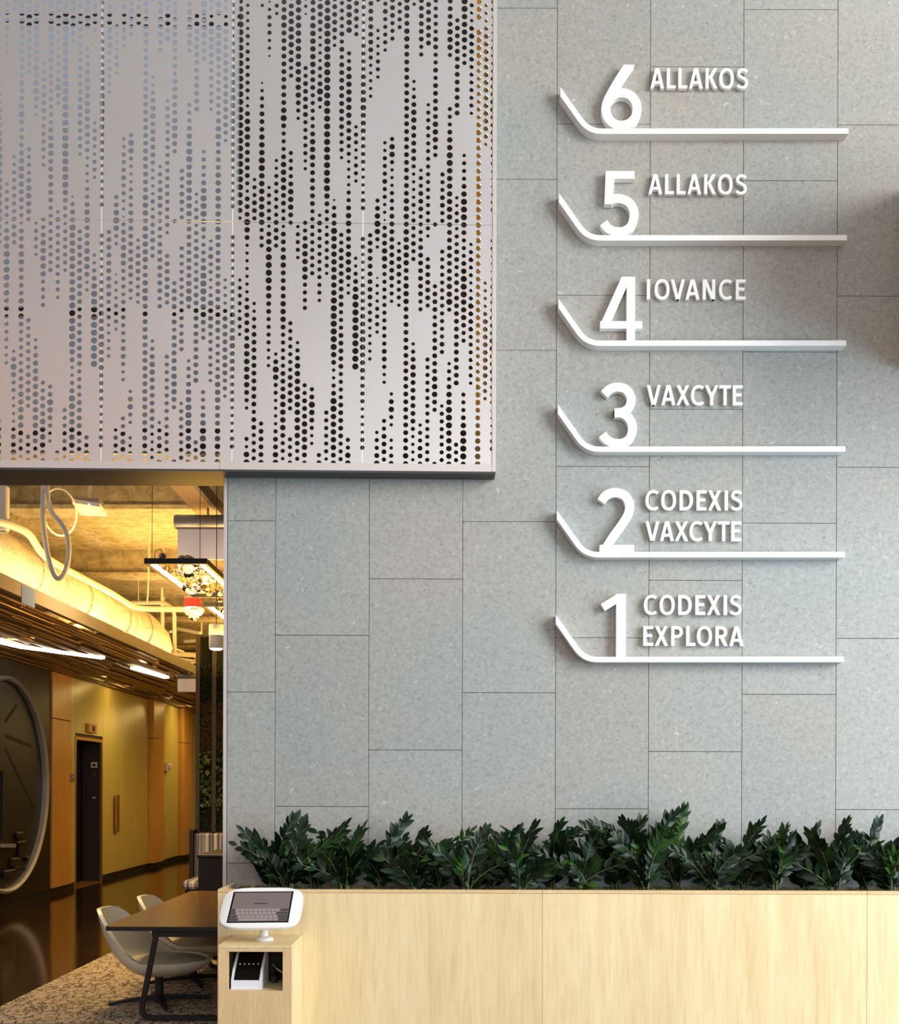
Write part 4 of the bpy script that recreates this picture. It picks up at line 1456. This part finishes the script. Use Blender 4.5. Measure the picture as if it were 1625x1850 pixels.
# exit signs: round housing over a clear panel
def exit_sign(px0, px1, py0, py1, py2, Y, label, top=CEIL):
    a, b = P(px0, py1, Y), P(px1, py0, Y)
    r = (b.z - a.z) / 2
    t = thing('edge_lit_sign', label, 'sign', ((a.x + b.x) / 2, Y, P(px0, py2, Y).z))
    MB().lathe((a.x, Y, (a.z + b.z) / 2), [(r * .9, 0), (r, .008), (r, b.x - a.x - .008), (r * .9, b.x - a.x)], 24, 'x').build('housing', M['grey_metal'], t, smooth_angle=35)
    MB().box(a.x + .01, b.x - .01, Y - r * .35, Y + r * .35, a.z - r * .12, a.z + r * .3).build('housing_lip', M['grey_metal'], t)
    z0 = P(px0, py2, Y).z
    MB().bbox(a.x + .025, b.x - .025, Y - .006, Y + .006, z0, a.z + r * .2, .004).build('panel', M['acrylic'], t)
    MB().tube([((a.x + b.x) / 2, Y, b.z - .01), ((a.x + b.x) / 2, Y, top)], .010, 8).build('stem', M['pipe'], t)
exit_sign(316, 436, 930.5, 955, 1011.5, 9.72, 'larger hanging sign with grey round housing and blank clear panel')
exit_sign(318, 366, 1217.5, 1226, 1250, 16.0, 'smaller hanging sign near the corridor end with reflective panel', 3.24)

# bulb clusters in black frames
def chandelier(y0, ln, seed, label):
    rnd = random.Random(seed)
    zr = 1.80 + EYE
    x0, x1 = -2.49, -1.98
    t = thing('frame_chandelier', label, 'chandelier', ((x0 + x1) / 2, y0 + ln / 2, zr), 'frame chandeliers')
    w, h = .028, .045
    for nm, bx in (('frame_bar', (x0, x1, y0, y0 + w)), ('frame_bar', (x0, x1, y0 + ln - w, y0 + ln)), ('frame_bar', (x0, x0 + w, y0 + w, y0 + ln - w)), ('frame_bar', (x1 - w, x1, y0 + w, y0 + ln - w))):
        MB().box(*bx, zr, zr + h).build(nm, M['black'], t)
    for xa in (x0 + w + .004, x1 - w - .05):
        n = 5
        for k in range(n):
            ya = y0 + .10 + (ln - .2) * k / n
            yl = (ln - .2) / n * (.78 if xa < -2.2 else .94)
            MB().bbox(xa, xa + .046, ya, ya + yl, zr + .004, zr + .02, .006).build('led_strip', M['led_white'], t)
    for k in range(46):
        x = rnd.uniform(x0 + .10, x1 - .10); y = rnd.uniform(y0 + .10, y0 + ln - .08); z = zr + rnd.uniform(-.02, .10)
        rr = rnd.uniform(.028, .052)
        kind = rnd.random()
        MB().sphere((x, y, z), rr, 14).build('glass_bulb', M['chrome'] if kind < .45 else (M['smoke_glass'] if kind < .90 else M['led_bulb']), t, smooth_angle=80)
    for k in range(16):
        x = rnd.uniform(x0 + .08, x1 - .12); y = rnd.uniform(y0 + .1, y0 + ln - .2)
        pts = [(x + .03 * math.cos(a * 1.1), y + .05 * math.sin(a), zr + .03 + .03 * math.sin(a * 2)) for a in [q * .6 for q in range(9)]]
        MB().tube(pts, .005, 5).build('wire_coil', M['brass'], t)
    for xa, ya in ((x0 + .06, y0 + .02), (x1 - .06, y0 + .02), (x0 + .06, y0 + ln - .03), (x1 - .06, y0 + ln - .03)):
        MB().tube([(xa, ya, zr + h), (xa, ya, CEIL + .02)], .0028, 5).build('suspension_wire', M['bronze'], t)
    MB().tube(catmull([(x0 + .08, y0 + .02, zr + h), (x0 + .085, y0 + .02, zr + .10), (x0 + .13, y0 + .02, zr + .12), (x0 + .15, y0 + .02, zr + h)], 5), .003, 5).build('power_loop', M['bronze'], t)
chandelier(9.0, 1.62, 3, 'nearer black frame chandelier packed with glass bulbs')
chandelier(11.15, 1.62, 5, 'farther black frame chandelier half hidden by the stone wall edge')

# fire alarm hung below the ceiling
Y0 = 10.85
a, b = P(335.5, 1098, Y0), P(361.5, 1080, Y0)
fa = thing('fire_alarm', 'hanging red fire alarm box with white strobe beneath', 'alarm', ((a.x + b.x) / 2, Y0, a.z - .1))
MB().bbox(a.x, b.x, Y0 - .06, Y0 + .06, a.z, b.z, .006).build('red_box', M['red'], fa)
wz = (b.x - a.x) / 2
mb = MB().lathe(((a.x + b.x) / 2 + .01, Y0, a.z), [(.03, -.105), (.05, -.095), (.05, -.075), (.075, -.068), (.10, -.03), (.10, -.012), (.09, 0)], 24)
mb.build('strobe', M['light_grey'], fa, smooth_angle=35)
MB().lathe(((a.x + b.x) / 2 + .01, Y0, a.z), [(.012, -.125), (.032, -.115), (.036, -.104)], 16).build('lens', M['chrome'], fa, smooth_angle=40)
for k in range(4):
    xx = (a.x + b.x) / 2 + .004 + k * .018
    MB().box(xx, xx + .010, Y0 - .102, Y0 - .098, a.z - .03, a.z - .014).build('fire_letter', M['red'], fa)
MB().tube([((a.x + b.x) / 2 + .01, Y0 + .03, b.z), ((a.x + b.x) / 2 + .01, Y0 + .03, CEIL)], .012, 8).build('stem', M['red'], fa)

# cylinder pendant
Y0 = 9.6
a, b = P(378, 1172, Y0), P(404, 1128.5, Y0)
cx = (a.x + b.x) / 2; rr = (b.x - a.x) / 2
pd = thing('cylinder_pendant', 'cream cylinder pendant light beside the stone wall edge', 'pendant light', (cx, Y0, a.z))
MB().lathe((cx, Y0, a.z), [(rr * .86, .012), (rr * .9, 0), (rr, .003), (rr, b.z - a.z - .004), (rr * .96, b.z - a.z)], 28).build('shade', M['cream'], pd, smooth_angle=40)
MB().lathe((cx, Y0, a.z), [(rr * .5, -.012), (rr * .82, -.006), (rr * .84, .008)], 24).build('lamp', M['led_white'], pd, smooth_angle=60)
MB().tube([(cx, Y0, b.z), (cx, Y0, CEIL)], .004, 6).build('cord', M['bronze'], pd)

# pale pipework cluster beyond the duct
random.seed(21)
cl = thing('pipe_rack', 'tangle of pale pipes and struts under the far ceiling', 'pipework', (-4.1, 17, 3.4))
for k in range(22):
    x0 = random.uniform(-4.7, -3.6); y0 = random.uniform(16.6, 18.6); z0 = random.uniform(3.42, 3.95)
    d = Vector((random.choice((1, -1, .2)) * random.uniform(.3, 1.0), random.uniform(-.4, .4), random.choice((0, 0, .3, .1))))
    MB().tube([Vector((x0, y0, z0)), Vector((x0, y0, z0)) + d], random.uniform(.018, .04), 8).build('strut', M['pipe'], cl, smooth_angle=60)

for x, y in ((-4.4, 17.0), (-4.0, 17.8), (-3.7, 18.3)):
    MB().tube([(x, y, 3.5), (x, y, CEIL)], .014, 6).build('hanger_rod', M['pipe'], cl, smooth_angle=60)

# ------------------------------------------------------------------ living wall and bench
YG = 13.7
gx0, gx1 = PX(354.5, YG, 1300), -1.2
gz0, gz1 = PZ(1506, YG, 380), PZ(1151, YG, 380)
lw = thing('living_wall', 'tall dark framed living wall panel with moss and trailing leaves', 'green wall', ((gx0 + gx1) / 2, YG, gz0))
MB().box(gx0 + .03, gx1, YG + .05, YG + .08, gz0, gz1).build('backing', M['green_dark'], lw)
xm = [gx0, PX(384, YG, 1300), PX(384, YG, 1300) * 2 - gx0, (PX(384, YG, 1300) - gx0) * 3 + gx0, gx1 - .05]
for x in xm:
    MB().box(x, x + .05, YG - .03, YG + .06, gz0 - .02, gz1).build('frame_post', M['bronze'], lw)
MB().box(gx0, gx1, YG - .03, YG + .06, gz0 - .03, gz0 + .02).build('frame_rail', M['bronze'], lw)
MB().box(gx0, gx1, YG - .03, YG + .06, gz1, gz1 + .03).build('frame_rail', M['bronze'], lw)
random.seed(31)
def scatter(n, z0, z1, sz, mat, name, up):
    mb = MB()
    for k in range(n):
        p = Vector((random.uniform(gx0 + .05, gx1 - .1), YG + random.uniform(-.02, .05), random.uniform(z0, z1)))
        s = sz * random.uniform(.6, 1.3)
        d = Vector((random.uniform(-1, 1), random.uniform(-.9, .2), random.uniform(-.4, .6) + up)).normalized()
        sd = d.cross(Vector((random.uniform(-.4, .4), -1, random.uniform(-.4, .4)))).normalized()
        mb.add([p, p + d * s * .5 + sd * s * .3, p + d * s, p + d * s * .5 - sd * s * .3], [(0, 1, 2, 3)])
    tag(mb.build(name, M[mat], lw), kind='stuff')
gh = gz1 - gz0
scatter(3000, gz0 + gh * .66, gz0 + gh * .86, .035, 'ivy_dark', 'moss_patch', .2)
scatter(3200, gz0 + gh * .40, gz0 + gh * .66, .055, 'fern', 'dry_fern', 1.0)
scatter(520, gz0 + gh * .14, gz0 + gh * .42, .085, 'ivy', 'trailing_leaves', -.5)
scatter(600, gz0 + gh * .02, gz0 + gh * .2, .06, 'ivy_dark', 'low_moss', .2)

YBN = 13.1
bn = thing('upholstered_bench', 'striped upholstered bench below the living wall', 'bench', (-2.2, 13.3, 0))
bx0 = PX(352, 13.5, 1550)
MB().bbox(bx0, -1.2, 13.46, 13.62, .30, PZ(1507, 13.5), .02).build('backrest', M['stripe'], bn, smooth_angle=30)
MB().box(bx0 - .05, bx0 - .002, 13.42, 13.64, 0.0, PZ(1500, 13.5)).build('end_panel', M['dark_wood'], bn)
sx0_ = PX(328, 12.75, 1595)
MB().bbox(sx0_, -1.2, 12.75, 13.45, .40, PZ(1593, 12.75), .03).build('seat_cushion', M['stripe'], bn, smooth_angle=30)
MB().box(sx0_ + .03, -1.2, 12.8, 13.42, 0.0, .40).build('seat_base', M['black'], bn)

# black cabinet at the end of the table
cx0, cz1 = PX(358, 10.15, 1560), PZ(1545, 10.15)
cbn = thing('black_cabinet', 'plain black cabinet standing at the far end of the table', 'cabinet', (-1.9, 10.5, 0))
MB().bbox(cx0, -1.35, 10.15, 11.0, .06, cz1 - .03, .006).build('body', M['black'], cbn)
MB().bbox(cx0 - .01, -1.34, 10.14, 11.01, cz1 - .029, cz1, .006).build('top', M['black'], cbn)
MB().box(cx0 + .03, -1.38, 10.2, 10.95, 0, .06).build('plinth', M['black_gloss'], cbn)

# ------------------------------------------------------------------ table and chairs
YT, ZT = 7.44, None
ZT = PZ(1674, YT, 250)
XT0 = PX(187.5, YT, 1674)
XT1 = -1.16
YT1 = 9.98
tb = thing('long_table', 'long dark table with slanted black sled legs beside the stone wall', 'table', ((XT0 + XT1) / 2, (YT + YT1) / 2, 0))
R_ = .05
ol_ = []
for cxx, cyy, a0 in ((XT0 + R_, YT + R_, 180), (XT1 - R_, YT + R_, 270), (XT1 - R_, YT1 - R_, 0), (XT0 + R_, YT1 - R_, 90)):
    for k in range(7):
        an = math.radians(a0 + 15 * k)
        ol_.append((cxx + R_ * math.cos(an), cyy + R_ * math.sin(an)))
nn_ = len(ol_)
def slab(z0, z1, mat, name):
    vs = [(x, y, z1) for x, y in ol_] + [(x, y, z0) for x, y in ol_]
    fs = [list(range(nn_)), [nn_ + k for k in range(nn_)][::-1]] + [(k, nn_ + k, nn_ + (k + 1) % nn_, (k + 1) % nn_) for k in range(nn_)]
    MB().add(vs, fs).build(name, mat, tb, smooth_angle=30)
slab(ZT - .004, ZT, M['table'], 'table_top')
slab(ZT - .030, ZT - .0042, M['black'], 'table_edge')
for yl in (7.50, 9.6):
    xa, xb = PX(268, 7.5, 1760) + .0, XT1 - .24
    lp = fillet([(xa + .13, yl, ZT - .052), (xa + .055, yl, ZT - .052), (xa - .055, yl, .024), (xb + .02, yl, .024), (xb - .05, yl, ZT - .052), (xb - .15, yl, ZT - .052)], .085, 7)
    MB().tube(lp, .023, 4).build('sled_leg', M['black'], tb, smooth_angle=50)
    MB().box(xa + .03, xb - .02, yl - .022, yl + .022, ZT - .075, ZT - .0305).build('cross_beam', M['black'], tb)

def make_chair(cx, cy, rot, label):
    t = thing('lounge_chair', label, 'chair', (cx, cy, 0), 'cream tub chairs at the table')
    t.rotation_euler = (0, 0, rot)
    org = Vector((cx, cy, 0))
    # shell: rows from the centre of the bowl to the rim, columns round it; angle 0 is the front
    NA, NR = 40, 9
    def rim(phi):
        a = abs(phi)
        k = smooth(math.radians(85), math.radians(160), a)
        h = .335 + .36 * k
        rx = .388 + .015 * k; ry = .36
        lean = -.05 * k
        return h, rx, ry, lean
    def surf(inset, bottom):
        vs = []
        for i in range(NR + 1):
            s = i / NR
            for j in range(NA):
                phi = 2 * math.pi * j / NA
                ph = phi if phi <= math.pi else phi - 2 * math.pi
                h, rx, ry, lean = rim(ph)
                rr = math.sin(s * math.pi / 2) ** .72
                zz = bottom + (h - bottom) * (1 - math.cos(s * math.pi / 2)) ** .92
                x = math.cos(phi) * (rx * rr - inset * s) + lean * s ** 3
                y = math.sin(phi) * (ry * rr - inset * s)
                vs.append(org + Vector((x, y, zz)))
        return vs
    o_ = surf(0, .205); i_ = surf(.028, .262)
    n = NA * (NR + 1)
    fs = []
    for i in range(NR):
        for j in range(NA):
            l = (j + 1) % NA
            if i == 0:
                pass
            fs.append((i * NA + j, (i + 1) * NA + j, (i + 1) * NA + l, i * NA + l))
            fs.append((n + i * NA + j, n + i * NA + l, n + (i + 1) * NA + l, n + (i + 1) * NA + j))
    for j in range(NA):
        l = (j + 1) % NA
        fs.append((NR * NA + j, n + NR * NA + j, n + NR * NA + l, NR * NA + l))
    MB().add(o_ + i_, fs).build('shell', M['cream'], t, smooth_angle=70)
    # seat pad
    prof = [(.001, .272), (.16, .276), (.25, .286), (.285, .302), (.29, .318), (.27, .330), (.16, .338), (.001, .340)]
    mb = MB().lathe(org + Vector((.045, 0, 0)), prof, 32)
    mb.build('seat_pad', M['cream_seat'], t, smooth_angle=60)
    MB().lathe(org, [(.032, .02), (.030, .19), (.07, .198), (.075, .212)], 20).build('pedestal', M['black'], t, smooth_angle=40)
    for k in range(4):
        a = math.radians(28 + 90 * k)
        d = Vector((math.cos(a), math.sin(a), 0)); s = Vector((-d.y, d.x, 0))
        vs = []
        for r_, w_, z0_, z1_ in ((.0, .026, .024, .066), (.20, .020, .020, .048), (.36, .014, .006, .026)):
            for sg, zz in ((1, z1_), (-1, z1_), (-1, z0_), (1, z0_)):
                vs.append(org + d * r_ + s * w_ * sg + Vector((0, 0, zz)))
        fs = [(0, 1, 2, 3), (8, 11, 10, 9)]
        for i in range(2):
            for j in range(4):
                l = (j + 1) % 4
                fs.append((4 * i + j, 4 * i + 4 + j, 4 * i + 4 + l, 4 * i + l))
        lg = MB().add(vs, fs).build('base_leg', M['black'], t)
        tp = org + d * .345
        MB().lathe(tp, [(.014, .0005), (.014, .012)], 10).build('glide', M['black_gloss'], lg)
    return t
# built unrotated about the origin of each chair, then turned
make_chair(-2.13, 8.14, math.radians(-6), 'nearer cream tub chair on a black star base at the table')
make_chair(-2.085, 9.02, math.radians(-4), 'farther cream tub chair showing its back above the table')
